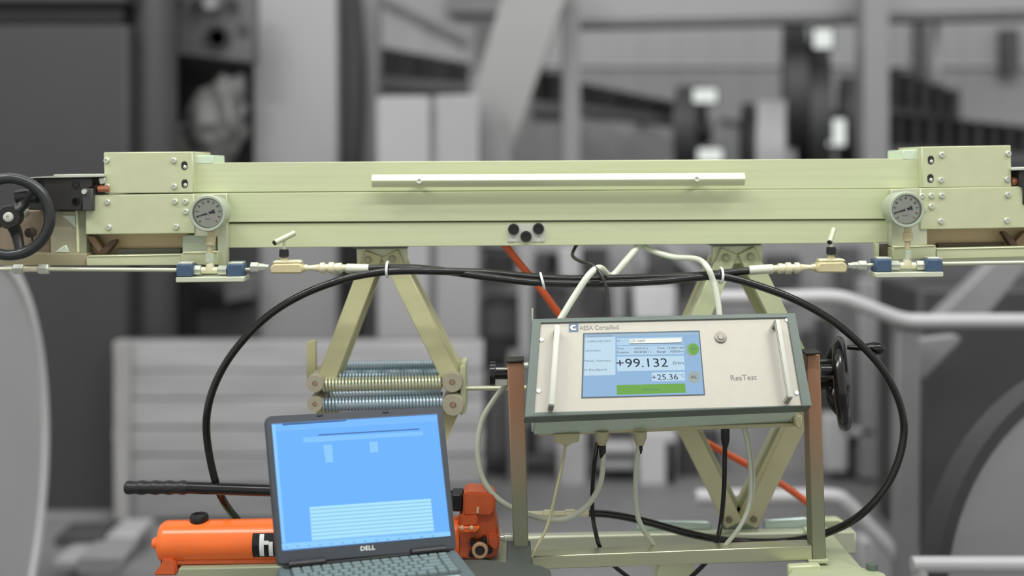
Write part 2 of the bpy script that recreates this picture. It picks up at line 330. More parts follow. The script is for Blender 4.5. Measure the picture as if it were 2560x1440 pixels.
for x0, y0, x1, y1, lab in ((2036, 72, 2082, 120, 'bright square lamp at the top of the black discs'), (1734, 222, 1792, 256, 'bright flat lamp on the small dark disc'),
                            (2070, 298, 2114, 364, 'bright tall lamp low on the second black disc'), (1746, 372, 1806, 404, 'bright lamp just above the beam edge')):
    c = T('machine_lamp', lab, 'lamp', P((x0 + x1) / 2, y1, 7.45))
    bm = B(); pr(bm, rect(x0, y0, x1, y1), 7.45, .02, bev=.006); mk('diffuser', bm, LAMP, c)
    bm = B(); pr(bm, rect(x0 - 5, y0 - 5, x1 + 5, y1 + 5), 7.47, .06, bev=.006); mk('lamp_body', bm, g(60, .5), c)
    p = P((x0 + x1) / 2, (y0 + y1) / 2, 7.5); bm = B(); box(bm, (p.x, 7.76, p.z), (.03, .5, .03)); mk('lamp_arm', bm, g(60, .5), c)
# wooden crate with planks
c = T('plank_crate', 'large pale plank crate standing on the floor behind the laptop', 'crate', P(745, 1309, 5.6))
ys = [852, 928, 999, 1071, 1139, 1214, 1300]
for k in range(6):
    for j, (xa, xb) in enumerate(((284, 1208),)):
        bm = B(); dv = random.uniform(-3, 3); pr(bm, [(xa + random.uniform(-3, 3), ys[k] + 2 + dv * .3), (xb, ys[k] + 2 + dv * .3), (xb, ys[k + 1] - 2), (xa, ys[k + 1] - 2)], 5.6 + random.uniform(-.006, .006), .03, bev=.006)
        v = (164, 158, 162, 158, 148, 136)[k]
        mk('plank', bm, mat('crate_wood_%d' % k, (v, v - 1, v - 1), .7, 0, .13, (2, 4, 14)), c)
bm = B(); pr(bm, rect(282, 852, 1209, 1302), 5.64, .1, bev=.01); mk('carcass', bm, g(100, .7), c)
for x in (284,):
    bm = B(); pr(bm, rect(x, 852, x + 40, 1302), 5.565, .03, bev=.006); mk('corner_batten', bm, mat('crate_wood_b', (152, 151, 150), .7, 0, .12, (3, 3, 2)), c)
# floor clutter at lower left
def block(name, lab, cat, px, Y, d, v, bev=.01):
    bm = B(); pr(bm, px, Y, d, bev=bev); return mk(name, bm, g(v, .6), tag=(lab, cat))
for (px, Y, d, v, lab) in (([(262, 1338), (345, 1338), (335, 1376), (258, 1376)], 5.1, .25, 158, 'pale offcut block on the floor left of the orange pump'),
                        ([(130, 1400), (190, 1396), (196, 1425), (130, 1430)], 4.75, .2, 150, 'pale offcut block beside the left cable drum'),
                        ([(135, 1340), (255, 1336), (255, 1385), (135, 1392)], 5.25, .2, 66, 'dark low block on the floor beside the drum'),
                        ([(190, 1392), (310, 1388), (300, 1440), (190, 1440)], 4.6, .2, 134, 'grey low block at the bottom edge of the floor')):
    block('floor_block', lab, 'block', px, Y, d, v)
# cable drums
def reel(lab, cx, cy, ry, Y, ang, th, vface, vrim, sgn, depth, rear=True):
    c = T('cable_drum', lab, 'cable drum', P(cx, cy + ry, Y)); a = Vector((sgn * math.sin(ang), -math.cos(ang), 0)); Rr = R(ry, Y); o = P(cx, cy, Y)
    bm = B(); lathe(bm, o, a, [(0, Rr * .93), (.012, Rr * .94), (.012, Rr), (-th, Rr), (-th, Rr * .9), (0, Rr * .93)], 72); mk('flange_rim', bm, g(vrim, .5, 0, .05), c, label='paler flange rim')
    bm = B(); lathe(bm, o, a, [(-.02, Rr * .94), (.002, Rr * .94), (.002, Rr * .2), (.03, Rr * .18), (.03, Rr * .05)], 72); mk('flange', bm, g(vface, .6, 0, .05, (1.5, 1.5, 1.5)), c)
    bm = B(); lathe(bm, o, -a, [(th, Rr * .6), (depth, Rr * .6)], 48); mk('barrel', bm, g(60, .6), c)
    if rear:
        bm = B(); lathe(bm, o, -a, [(depth, Rr), (depth + th, Rr)], 60); mk("rear_flange", bm, g(vface, .5, 0, .1, (1.5, 1.5, 1.5)), c)
    return c
reel('large pale cable drum at the lower left corner', -62, 1232, 620, 3.48, math.radians(97), .06, 168, 196, 1, .5)
reel('large grey cable drum at the lower right corner', 2800, 1440, 545, 3.35, math.radians(16), .07, 136, 56, 1, .12, False)
bm = B(); pr(bm, rect(2296, 720, 2900, 1440), 5.2, .6, bev=.02)
mk('dark_enclosure', bm, g(58, .5, 0, .04), tag=('dark machine enclosure behind the right guard rails', 'enclosure'))
# tubular guard rails on the right
GR = g(146, .35, 0, .03); GRL = g(176, .3, 0, .03)
c = T('guard_rail', 'grey tubular guard rail with bent top bar and uprights at right', 'guard rail', P(2275, 1500, 4.1))
bm = B(); tube(bm, pxt([(1780, 745), (1960, 744), (2090, 744), (2160, 765), (2250, 798), (2310, 803), (2420, 803), (2700, 803)], 4.1), R(19, 4.1), 12, 8); mk('top_rail', bm, GRL, c)
bm = B(); pr(bm, rect(2244, 800, 2300, 1610), 4.1, .08, bev=.006); mk('upright', bm, g(122, .4), c)
bm = B(); tube(bm, pxt([(1740, 1243), (1960, 1242), (2080, 1242), (2120, 1262), (2180, 1325), (2262, 1405)], 4.15), R(20, 4.15), 12, 8); mk('lower_rail', bm, GRL, c)
bm = B(); pr(bm, [(2500, 640), (2590, 640), (2462, 800), (2338, 800)], 4.6, .1, bev=.006); mk('diagonal_stay', bm, g(134, .45), c)
bm = B(); pr(bm, [(2395, 838), (2405, 850), (2312, 948), (2290, 948), (2290, 850)], 4.3, .06, bev=.006); mk('gusset_plate', bm, g(132, .45), c)
bm = B(); pr(bm, rect(2150, 1350, 2188, 1470), 4.6, .1, bev=.01); mk('stub_post', bm, g(152, .45), c)
bm = B(); tube(bm, pxt([(2280, 1411), (2450, 1411), (2700, 1411)], 3.0), R(20, 3.0), 12, 4)
for x in (2300, 2640):
    p = P(x, 1411, 3.0); cyl(bm, (p.x, 3.0, 0), (p.x, 3.0, p.z), .02)
mk('floor_rail', bm, GRL, tag=('low tubular rail in front of the right cable drum', 'rail'))
# machine behind the instrument: framework of pale uprights over dark bays
c = T('cabling_machine', 'grey machine framework with dark bays behind the instrument', 'machine', P(1700, 1250, 6.0))
bm = B(); pr(bm, rect(1200, 560, 2290, 1265), 6.6, .2); mk('back_panel', bm, g(142, .6, 0, .2, (2.5, 2.5, 2.5)), c)
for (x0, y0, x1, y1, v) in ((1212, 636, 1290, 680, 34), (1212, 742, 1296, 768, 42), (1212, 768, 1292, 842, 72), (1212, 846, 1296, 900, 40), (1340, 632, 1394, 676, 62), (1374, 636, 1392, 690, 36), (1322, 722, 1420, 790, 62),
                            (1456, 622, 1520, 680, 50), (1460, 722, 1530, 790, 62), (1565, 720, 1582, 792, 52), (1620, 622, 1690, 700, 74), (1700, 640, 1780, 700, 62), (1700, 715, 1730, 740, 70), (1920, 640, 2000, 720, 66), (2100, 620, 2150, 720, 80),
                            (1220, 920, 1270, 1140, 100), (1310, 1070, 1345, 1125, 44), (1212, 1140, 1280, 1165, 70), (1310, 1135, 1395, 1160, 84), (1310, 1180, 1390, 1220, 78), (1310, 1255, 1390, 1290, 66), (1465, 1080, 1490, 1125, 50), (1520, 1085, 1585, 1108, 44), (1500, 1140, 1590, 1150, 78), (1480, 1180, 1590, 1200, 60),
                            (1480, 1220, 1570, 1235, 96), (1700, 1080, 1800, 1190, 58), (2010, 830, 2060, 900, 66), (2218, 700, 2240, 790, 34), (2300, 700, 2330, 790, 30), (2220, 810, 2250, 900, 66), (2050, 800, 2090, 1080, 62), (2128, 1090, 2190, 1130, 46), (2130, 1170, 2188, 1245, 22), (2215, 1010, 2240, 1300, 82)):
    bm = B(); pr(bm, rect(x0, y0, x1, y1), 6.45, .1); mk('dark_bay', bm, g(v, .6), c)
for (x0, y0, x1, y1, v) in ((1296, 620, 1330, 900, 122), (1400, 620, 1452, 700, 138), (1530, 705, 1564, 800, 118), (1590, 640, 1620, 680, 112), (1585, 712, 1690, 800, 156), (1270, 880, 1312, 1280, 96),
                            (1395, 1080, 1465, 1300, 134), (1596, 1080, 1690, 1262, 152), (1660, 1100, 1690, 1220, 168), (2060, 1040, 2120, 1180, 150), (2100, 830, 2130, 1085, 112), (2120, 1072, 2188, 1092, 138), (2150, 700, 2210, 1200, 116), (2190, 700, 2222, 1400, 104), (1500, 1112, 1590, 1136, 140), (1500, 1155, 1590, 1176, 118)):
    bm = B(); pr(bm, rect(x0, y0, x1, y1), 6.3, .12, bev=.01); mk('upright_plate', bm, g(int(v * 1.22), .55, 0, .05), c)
bm = B(); pr(bm, [(1655, 620), (1700, 620), (1780, 700), (1740, 700)], 6.25, .1, bev=.01); mk('bent_strap', bm, g(148, .5), c)

# ================================================================== THE TEST BENCH
# ---- bench frame
c = T('bench_frame', 'galvanised bench frame rail with column and foot under the test rig', 'bench frame', (.35, 2.7, 0)); BENCH = c
bm = B(); pr(bm, [(700, 1354), (2140, 1328), (2144, 1385), (700, 1414)], 2.62, .032, bev=.004); mk('long_rail', bm, RAIL, c)
bm = B(); pr(bm, [(2020, 1386), (2128, 1384), (2124, 1402), (2020, 1404)], 2.64, .06, bev=.002); mk('rail_foot', bm, ALUD, c)
for x in (1640, 820):
    bm = B(); p = P(x + 45, 1400, 2.66); prism3(bm, [(p.x - .042, 2.63, 0), (p.x + .042, 2.63, 0), (p.x + .042, 2.63, .86), (p.x - .042, 2.63, .86)], Vector((0, .085, 0)), .006); mk('column', bm, ALU2, c)
    bm = B(); box(bm, (p.x, 2.67, .01), (.4, .5, .02), .004); mk('base_plate', bm, RAIL, c)
hf = H(.927)
bm = B(); pr(bm, [(1985, 1414), (2040, 1394), (2098, 1392), (2122, 1412), (2212, 1432), (2225, 1452), (1960, 1452)], hf, .018, bev=.003); mk('foot_plate', bm, FOOT, c)
bm = B(); p = P(2080, 1400, 2.5); box(bm, (p.x, 2.5, .89), (.06, .3, .05), .004); mk('foot_arm', bm, FOOT, c)
bm = B(); pr(bm, [(1972, 1416), (2052, 1412), (2052, 1460), (1972, 1460)], 2.33, .02, bev=.003); mk('side_lug', bm, ALU2, c)
bm = B(); lathe(bm, hf.hit(2180, 1424), (0, 0, 1), [(0, .012), (.012, .012)], 6); mk('nut', bm, GREEN, c)
for pts in ([(1590, 1330), (1596, 1312), (1650, 1304), (1768, 1304), (1782, 1312), (1776, 1328)], [(1910, 1325), (1910, 1302), (2016, 1294), (2022, 1300), (2022, 1322)]):
    bm = B(); pr(bm, pts, 2.66, .012, bev=.003); mk('splash_plate', bm, RAILT, c)
bm = B(); pr(bm, [(2036, 1326), (2040, 1300), (2098, 1298), (2130, 1320)], 2.68, .03, bev=.004); mk('clip', bm, FOOT, c)
# laptop tray and pump shelf
bm = B(); pr(bm, [(752, 1399), (1205, 1398), (1352, 1413), (1376, 1424), (1410, 1600), (640, 1600)], H(.984), .012, bev=.002); mk('laptop_tray', bm, TRAY, c)
bm = B(); p = P(1297, 1420, 2.3); box(bm, (p.x, 2.25, .962), (.05, .26, .018), .002); mk('tray_arm', bm, TRAY, c)
bm = B(); pr(bm, [(445, 1421), (1250, 1404), (1250, 1500), (445, 1500)], 2.40, .22, bev=.003); mk('pump_shelf', bm, mat('shelf_green', (158, 164, 134), .45, .1, .06, (10, 10, 40)), c)

# ---- measuring beam
c = T('measuring_beam', 'long pale aluminium measuring beam spanning the picture', 'beam', P(1390, 615, 2.5)); BEAM = c
bm = B(); pr(bm, [(478, 407), (2302, 396), (2302, 470.5), (478, 481)], 2.50, .14, bev=.0012); mk('upper_profile', bm, ALU, c)
bm = B(); pr(bm, [(478, 483), (2302, 471.5), (2302, 547), (478, 556)], 2.495, .145, bev=.0012); mk('middle_profile', bm, ALU, c)
bm = B(); pr(bm, [(540, 559), (2236, 549.5), (2236, 607), (540, 620)], 2.50, .14, bev=.0012); mk('lower_profile', bm, ALU, c)
bm = B(); pr(bm, [(540, 420), (2236, 410), (2236, 600), (540, 612)], 2.52, .1); mk('core', bm, HOLE, c, label='dark core in the joint lines')
# handle rail: folded square profile standing off the beam
a, b = P(930, 452, 2.470), P(1861, 447.5, 2.470); ax = (b - a).normalized()
prof = [(.004, .0134), (-.0035, .0134), (-.0125, .0012), (-.0125, -.0008), (-.002, -.0142), (.004, -.0142)]     # (y, z)
bm = B(); prism3(bm, [a + Vector((0, y, z)) for y, z in prof], b - a, .0008); hr = mk('handle_rail', bm, ALUB, c, label='bright handle rail')
for x, y in ((1048, 454), (1742, 449)):
    p = P(x, y, 2.455); bm = B(); lathe(bm, p + Vector((0, .004, 0)), (0, -1, .3), [(0, .0066), (.006, .006), (.006, .0036), (.003, .003)], 14); mk('rail_screw', bm, STEEL, hr)
    bm = B(); cyl(bm, P(x, y, 2.473), P(x, y, 2.50), .008, seg=12); mk('standoff', bm, ALUD, hr)
bm = B(); pr(bm, [(1268, 560), (1364, 559.5), (1362, 604), (1268, 604.5)], 2.4985, .004, bev=.0004); sp = mk('socket_plate', bm, mat('socket_plate', (196, 198, 184), .5), c)
for x, y in ((1284, 573), (1346, 571.5), (1315, 591)):
    p = P(x, y, 2.499); bm = B(); lathe(bm, p, (0, -1, 0), [(0, R(14, 2.5)), (.006, R(14, 2.5)), (.008, R(12.5, 2.5)), (.008, R(9, 2.5)), (.004, R(8.5, 2.5))], 24); s_ = mk('socket', bm, BLACK, sp)
for x0, x1 in ((1271, 1286), (1333, 1360)):
    text('mark', '-' if x1 - x0 < 20 else '--', V(2.4984), x0, 609, x1, 608.6, 14, INKG, sp, .0003)

# ---- clamping heads at both ends
def screw(par, x, y, Y, r=7.2):
    p = P(x, y, Y); bm = B()
    lathe(bm, p, (0, -1, 0), [(0, R(r, Y)), (.003, R(r, Y)), (.0045, R(r * .75, Y)), (.0045, R(r * .42, Y)), (.002, R(r * .38, Y))], 14); return mk('screw', bm, STEEL, par)
def slot(par, x, y, Y):
    bm = B(); p = P(x, y, Y); pts = []
    for k in range(16):
        an = 2 * math.pi * k / 16; pts.append(p + Vector((math.cos(an) * R(8, Y), -.0006, math.sin(an) * R(8, Y) + (R(3, Y) if math.sin(an) > 0 else -R(3, Y)))))
    prism3(bm, pts, Vector((0, .004, 0))); s_ = mk('slot', bm, HOLE, par)
    bm = B(); lathe(bm, P(x + 1.5, y + 4, Y) + Vector((0, .001, 0)), (0, -1, 0), [(0, R(4.6, Y)), (.002, R(4.6, Y)), (.003, R(3, Y))], 12); mk('slot_bolt', bm, STEEL, s_)
def head(lab, up, low, tab, ups, lows, slots, back, strips, extra):
    c = T('clamping_head', lab, 'clamping head', P(sum(x for x, y in low) / 4, max(y for x, y in low), 2.49))
    bm = B(); pr(bm, up, 2.476, .15, bev=.0015); u_ = mk('upper_cover', bm, ALU2, c)
    bm = B(); pr(bm, low, 2.474, .152, bev=.0015); l_ = mk('lower_cover', bm, ALU2, c)
    bm = B(); pr(bm, tab, 2.50, .1, bev=.001); mk('top_spacer', bm, mat('spacer_alu', (206, 222, 196), .4, .1, .03), c)
    for x, y in ups: screw(u_, x, y, 2.476)
    for x, y in slots: slot(u_, x, y, 2.476)
    for x, y in lows: screw(l_, x, y, 2.474)
    bm = B(); pr(bm, back, 2.53, .02); mk('inner_web', bm, mat('inner_web', (196, 176, 138), .5, .15, .05, (3, 30, 40)), c)
    for nm, px, Y, d, m in strips:
        bm = B(); pr(bm, px, Y, d, bev=.001); mk(nm, bm, m, c)
    return c
hl = head('pale clamping head at the left end of the beam with black clamp', [(259, 381), (481, 379), (484, 481.5), (262, 483.5)], [(214, 488), (485, 484.5), (487, 583.5), (214, 586)], [(478, 389), (532, 388), (533, 410), (478, 410)],
     [(267, 401), (435, 401), (436, 466), (268, 466)], [(269, 505), (438, 504), (464, 504), (465, 529), (272, 568), (441, 567)], [(461, 414), (462, 459)],
     [(215, 580), (480, 580), (480, 640), (215, 640)],
     [('lower_channel', [(216, 642), (452, 638), (452, 663), (216, 664)], 2.47, .1, ALU2), ('channel_lip', [(218, 639.5), (452, 635.5), (452, 638.5), (218, 642.5)], 2.468, .02, ALUB),
      ('end_channel', [(452, 634), (545, 630), (545, 662), (452, 663)], 2.468, .1, ALU2), ('end_lip', [(456, 630), (544, 628), (544, 631.5), (456, 634)], 2.466, .02, ALUB),
      ('side_web', [(456, 588), (540, 586), (540, 632), (456, 634)], 2.49, .06, mat('side_web', (170, 178, 156), .4, .3, .05)),
      ('bracket_plate', [(486, 488), (567, 484), (567, 664), (545, 664), (545, 590), (486, 590)], 2.478, .02, mat('bracket_alu', (196, 200, 172), .4, .2, .04)),
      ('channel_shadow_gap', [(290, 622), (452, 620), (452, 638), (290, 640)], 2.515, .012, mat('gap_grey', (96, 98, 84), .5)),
      ('jaw_arm', [(214, 590), (236, 590), (258, 622), (262, 636), (250, 636)], 2.50, .02, mat('jaw_bronze', (132, 108, 84), .4, .3, .1)),
      ('jaw_arm', [(252, 636), (246, 630), (276, 602), (288, 598), (290, 606), (266, 634)], 2.495, .02, mat('jaw_dark', (82, 64, 50), .4, .3, .1)),
      ('silver_block', [(126, 528), (194, 528), (196, 634), (126, 634)], 2.49, .1, mat('block_steel', (168, 164, 136), .35, .35, .1, (12, 12, 5))),
      ('bright_edge', [(188, 524), (194, 524), (198, 632), (192, 632)], 2.486, .01, ALUB),
      ('side_cheek', [(196, 526), (216, 526), (216, 640), (198, 640)], 2.492, .08, mat('cheek', (154, 158, 128), .4, .3, .06)),
      ('glint_patch', [(150, 538), (188, 538), (188, 571), (172, 551)], 2.487, .004, mat('glint_pale', (206, 216, 196), .35, .3)),  # pale triangle painting a highlight on the silver block
      ('glint_patch', [(136, 631), (164, 612), (173, 631)], 2.487, .004, mat('glint_pale', (206, 216, 196), .35, .3)),  # lower triangular highlight, painted in the same pale colour
      ('tail_channel', [(-120, 634), (216, 634), (216, 664), (-120, 664)], 2.478, .1, mat('tail_channel', (160, 152, 120), .45, .25, .06, (4, 30, 40)))], None)
hrd = head('pale clamping head at the right end of the beam with four lower bolts', [(2304, 367), (2527, 363), (2529, 467), (2306, 469)], [(2300, 470.5), (2620, 465), (2620, 568), (2300, 574)], [(2257, 375), (2306, 374), (2306, 398), (2257, 400)],
     [(2354, 387), (2520, 384), (2352, 450), (2518, 448)], [(2328, 489), (2354, 489), (2328, 516), (2352, 553), (2519, 487), (2517, 551), (2304, 490), (2307, 524)], [(2327, 400), (2326, 446)],
     [(2300, 568), (2620, 562), (2620, 625), (2300, 630)],
     [('lower_channel', [(2342, 624), (2640, 618), (2640, 640), (2342, 648)], 2.47, .1, ALU2), ('channel_lip', [(2342, 621), (2640, 614.5), (2640, 618), (2342, 624.5)], 2.468, .02, ALUB),
      ('end_channel', [(2232, 620), (2340, 616), (2340, 646), (2232, 650)], 2.468, .1, mat('end_ch', (194, 200, 160), .45, .15, .04)), ('end_lip', [(2234, 616), (2339, 613), (2339, 616), (2234, 619.5)], 2.466, .02, ALUB),
      ('bracket_plate', [(2228, 474), (2300, 470), (2318, 520), (2318, 612), (2228, 616)], 2.478, .02, mat('bracket_alu', (196, 200, 172), .4, .2, .04)),
      ('foot_strip', [(2190, 608), (2198, 608), (2198, 650), (2190, 650)], 2.48, .02, ALU2), ('foot_gap', [(2198, 612), (2228, 611), (2228, 646), (2198, 648)], 2.5, .02, mat('gap_brown', (84, 76, 60), .5)),
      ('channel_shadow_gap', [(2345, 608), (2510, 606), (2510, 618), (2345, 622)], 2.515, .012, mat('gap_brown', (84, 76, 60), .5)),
      ('jaw_arm', [(2506, 582), (2512, 578), (2535, 596), (2545, 614), (2528, 614)], 2.495, .02, mat('jaw_dark', (82, 64, 50), .4, .3, .1)),
      ('jaw_arm', [(2530, 614), (2560, 580), (2590, 574), (2560, 614)], 2.50, .02, mat('jaw_bronze', (132, 108, 84), .4, .3, .1)),
      ('tail_channel', [(2342, 642), (2640, 638), (2640, 650), (2342, 655)], 2.50, .06, RAIL)], None)
# black clamps with copper conductor
c = T('conductor_clamp', 'black clamp block with bolt holes left of the left clamping head', 'clamp', P(165, 527, 2.46))
bm = B(); pr(bm, [(70, 445), (230, 443), (230, 470), (206, 470), (206, 527), (70, 525)], 2.462, .1, bev=.003); mk('clamp_body', bm, CAST, c)
bm = B(); pr(bm, rect(205, 471, 231, 527), 2.458, .1, bev=.002); mk('clamp_step', bm, mat('clamp_step', (70, 70, 70), .45, .1), c)
bm = B(); pr(bm, [(134, 436), (258, 435), (258, 442), (74, 446), (74, 443.5), (134, 441)], 2.456, .1, bev=.001); mk('cover_strip', bm, STEEL, c, label='bright steel cover strip')
for x, y in ((100, 460), (189, 461), (190, 503)):
    bm = B(); lathe(bm, P(x, y, 2.461), (0, -1, 0), [(0, R(9, 2.46)), (.002, R(9, 2.46)), (.002, R(6, 2.46)), (-.006 + .002, R(6, 2.46))], 18); mk('bolt_hole', bm, BLACKG, c)
bm = B(); lathe(bm, P(212, 479, 2.457), (0, -1, 0), [(0, R(7, 2.46)), (.006, R(6, 2.46)), (.006, R(3, 2.46))], 12); mk('clamp_bolt', bm, STEEL, c)
bm = B(); cyl(bm, P(176, 469, 2.52), P(300, 468, 2.52), R(10, 2.5)); mk('conductor_rod', bm, COPPER, c, label='copper conductor')
bm = B(); cyl(bm, P(214, 467, 2.485), P(246, 467, 2.485), R(9, 2.49), seg=14); mk('conductor_sleeve', bm, mat('sleeve', (104, 88, 76), .4, .3), c)
bm = B(); pr(bm, [(246, 446), (262, 444), (262, 458), (250, 462)], 2.47, .02, bev=.001); mk('end_lug', bm, STEEL, c)
bm = B(); cyl(bm, P(247, 472, 2.475), P(274, 471, 2.475), R(9, 2.48), seg=14); mk('copper_nut', bm, COPPER, c)
c = T('conductor_clamp', 'black clamp end cut by the right picture edge', 'clamp', P(2560, 512, 2.46))
bm = B(); pr(bm, [(2548, 424), (2680, 422), (2680, 512), (2558, 513), (2558, 466), (2548, 466)], 2.47, .1, bev=.003); mk('clamp_body', bm, CAST, c)
bm = B(); pr(bm, [(2530, 419), (2680, 416), (2680, 422), (2530, 426)], 2.464, .1, bev=.001); mk('cover_strip', bm, STEEL, c)
bm = B(); cyl(bm, P(2527, 453, 2.49), P(2570, 452, 2.49), R(11, 2.5)); mk('conductor_rod', bm, COPPER, c, label='copper conductor')

# ---- left hand wheel (facing the viewer)
c = T('clamp_handwheel', 'black round handwheel with bright centre screw at left edge', 'handwheel', P(28, 647, 2.4))
an = Vector((.16, -1, -.03)).normalized(); o = P(24, 542, 2.38); RR = R(96, 2.38)
bm = B(); torus(bm, o, an, RR, R(14, 2.38), 64, 14, 1.0); mk('rim', bm, mat('wheel_rim', (40, 42, 42), .28, 0, .08, (20, 20, 20)), c)
bm = B(); lathe(bm, o, an, [(-.06, .014), (-.02, .024), (.002, .026), (.008, .022), (.008, .01)], 28); mk('hub', bm, BLACK, c)
bm = B(); lathe(bm, o + an * .0075, an, [(0, R(13, 2.38)), (.005, R(12, 2.38)), (.006, R(10, 2.38)), (.006, R(4, 2.38)), (.002, R(4, 2.38))], 20); mk('centre_screw', bm, STEEL, c)
a_, u_, v_ = frame(an); zax = (Vector((0, 0, 1)) - an * an.z).normalized(); xax = zax.cross(an) * -1
if xax.x < 0: xax = -xax
for dg in (48, 205, 285):
    d = xax * math.cos(math.radians(dg)) + zax * math.sin(math.radians(dg))
    bm = B(); tube(bm, [o + d * .015 - an * .004, o + d * RR * .5 - an * .014, o + d * RR - an * .002], lambda t: .014 - .004 * t, 12, 6); mk('spoke', bm, BLACK, c)
bm = B(); p = P(40, 499, 2.395); tube(bm, [P(44, 494, 2.40), P(70, 490, 2.40), P(96, 492, 2.40)], lambda t: .0165 - .002 * t, 14, 6); mk('turning_grip', bm, BLACK, c)
bm = B(); lathe(bm, o, -an, [(.02, .011), (.12, .011)], 16); mk('shaft', bm, STEEL, c)
c2 = T('clamp_bolt', 'dark round bolt seen through the left handwheel', 'bolt', P(80, 594, 2.44))
bm = B(); lathe(bm, P(80, 581, 2.46), (0, -1, 0), [(0, R(13, 2.45)), (.016, R(12, 2.45)), (.018, R(9, 2.45))], 18); mk('head', bm, mat('bolt_dark', (72, 66, 54), .5, .2), c2)
bm = B(); cyl(bm, P(80, 590, 2.455), P(82, 612, 2.455), R(2.5, 2.45), seg=8); mk('pin', bm, HOLE, c2)
bm = B(); pr(bm, [(-120, 528), (126, 526), (126, 634), (-120, 634)], 2.52, .05, bev=.002); mk('clamp_bed', bm, mat('bed_steel', (132, 118, 100), .4, .3, .2, (25, 25, 4)), tag=('brownish steel bed plate behind the left handwheel', 'plate'))

# ---- pressure gauges
def gauge(lab, x, y, r, Y=2.412):
    c = T('pressure_gauge', lab, 'pressure gauge', P(x, y + r + 60, Y), 'pressure gauges on the beam ends')
    q = R(r, Y); o = P(x, y, Y)
    bm = B(); lathe(bm, o, (0, -1, 0), [(-.05, q * .92), (-.012, q * .97), (-.004, q), (.006, q), (.009, q * .95), (.009, q * .84), (.004, q * .77), (0, q * .76)], 48); mk('case', bm, mat('gauge_case', (172, 182, 160), .35, .2, .04), c)
    bm = B(); lathe(bm, o, (0, -1, 0), [(-.001, q * .775), (.0012, q * .775)], 40); dl = mk('dial', bm, DIAL, c)
    pl = V(Y - .0012)
    for k in range(11):
        an = math.radians(225 - 27 * k); d = Vector((math.cos(an), 0, math.sin(an))); t = Vector((-d.z, 0, d.x)); e = o + Vector((0, -.0013, 0)); w_ = q * (.05 if k % 2 else .035)
        bm = B(); prism3(bm, [e + d * q * .56 + t * w_, e + d * q * .69 + t * w_, e + d * q * .69 - t * w_, e + d * q * .56 - t * w_], Vector((0, -.0004, 0))); mk('scale_mark', bm, mat('mark_red', (176, 120, 104), .6) if k > 8 else mat('mark_grey', (96, 100, 92), .6), dl)
    text('lettering', 'bar', pl, x - 7, y + 17, x + 7, y + 16.7, 6, INKG, dl)
    an = math.radians(197); d = Vector((math.cos(an), 0, math.sin(an))); t = Vector((-d.z, 0, d.x)); e = o + Vector((0, -.0025, 0))
    bm = B(); prism3(bm, [e - d * q * .36 + t * q * .12, e - d * q * .14 + t * q * .06, e + d * q * .62 + t * q * .02, e + d * q * .62 - t * q * .02, e - d * q * .14 - t * q * .06, e - d * q * .36 - t * q * .12], Vector((0, -.001, 0))); mk('needle', bm, INK, c)
    bm = B(); lathe(bm, o, (0, -1, 0), [(.002, q * .06), (.0045, q * .05)], 12); mk('needle_hub', bm, WHITEP, c)
    bm = B(); lathe(bm, o, (0, -1, 0), [(.0062, q * .82), (.0072, q * .82)], 40); mk('glass', bm, GLASS, c)
    return c
def gstem(c, x0, y0, x1, y1):
    Y = 2.43
    bm = B(); lathe(bm, P(x0, y0, Y), P(x1, y1, Y) - P(x0, y0, Y), [(0, R(9, Y)), (R(12, Y), R(9, Y)), (R(13, Y), R(12, Y)), (R(34, Y), R(12, Y)), (R(36, Y), R(7, Y)), (R(54, Y), R(7, Y))], 12); mk('stem', bm, mat('stem_brass', (196, 186, 146), .35, .35), c)
    bm = B(); lathe(bm, P(x1, y1 - 2, Y), (0, 0, -1), [(0, R(11, Y)), (R(24, Y), R(11, Y)), (R(26, Y), R(8, Y))], 6); mk('stem_nut', bm, mat('fitting_grey', (196, 204, 178), .3, .4), c)
gl = gauge('round pressure gauge on the left end of the beam', 521, 533, 46); gstem(gl, 529, 578, 524, 634)
gr = gauge('round pressure gauge on the right end of the beam', 2264, 524, 45.5); gstem(gr, 2269, 568, 2269, 626)

# ---- pipe tees held by blue clamps
def tee(lab, xa, xb, ya, xc, grp='pipe tees under the gauges'):
    Y = 2.43; c = T('pipe_tee', lab, 'pipe tee', P((xa + xb) / 2, ya + 34, Y), grp)
    for x0 in (xa, xb - 41):
        bm = B(); pr(bm, rect(x0, ya - 15, x0 + 41, ya + 17, .6), Y - .018, .036, bev=.0025); mk('clamp_shell', bm, BLUE, c, label='blue clamp shell')
        bm = B(); pr(bm, rect(x0 + 4, ya - 21, x0 + 40, ya - 15.2), Y - .013, .028, bev=.001); mk('clamp_cover', bm, STEEL, c)
    bm = B(); pr(bm, rect(xa - 1, ya + 17.5, xb + 2, ya + 30.5, 2), Y - .022, .05, bev=.0015); mk('base_plate', bm, mat('tee_plate', (200, 206, 180), .4, .2), c)
    for s in (-1, 1):
        bm = B(); lathe(bm, P(xc + s * 17, ya, Y), (s, 0, 0), [(0, R(8, Y)), (R(4, Y), R(8, Y)), (R(5, Y), R(13, Y)), (R(26, Y), R(13, Y)), (R(27, Y), R(9, Y))], 6); mk('nut', bm, STEEL, c)
    bm = B(); cyl(bm, P(xc - 20, ya, Y), P(xc + 20, ya, Y), R(9, Y), seg=14); lathe(bm, P(xc, ya + 2, Y), (0, 0, 1), [(0, R(12, Y)), (R(8, Y), R(12, Y)), (R(22, Y), R(8, Y))], 14); mk('tee_body', bm, BRASSL, c)
    return c
tee('pipe tee between two blue clamps below the left gauge', 440, 608, 676, 525)
tee('pipe tee between two blue clamps below the right gauge', 2189, 2357, 664, 2268)
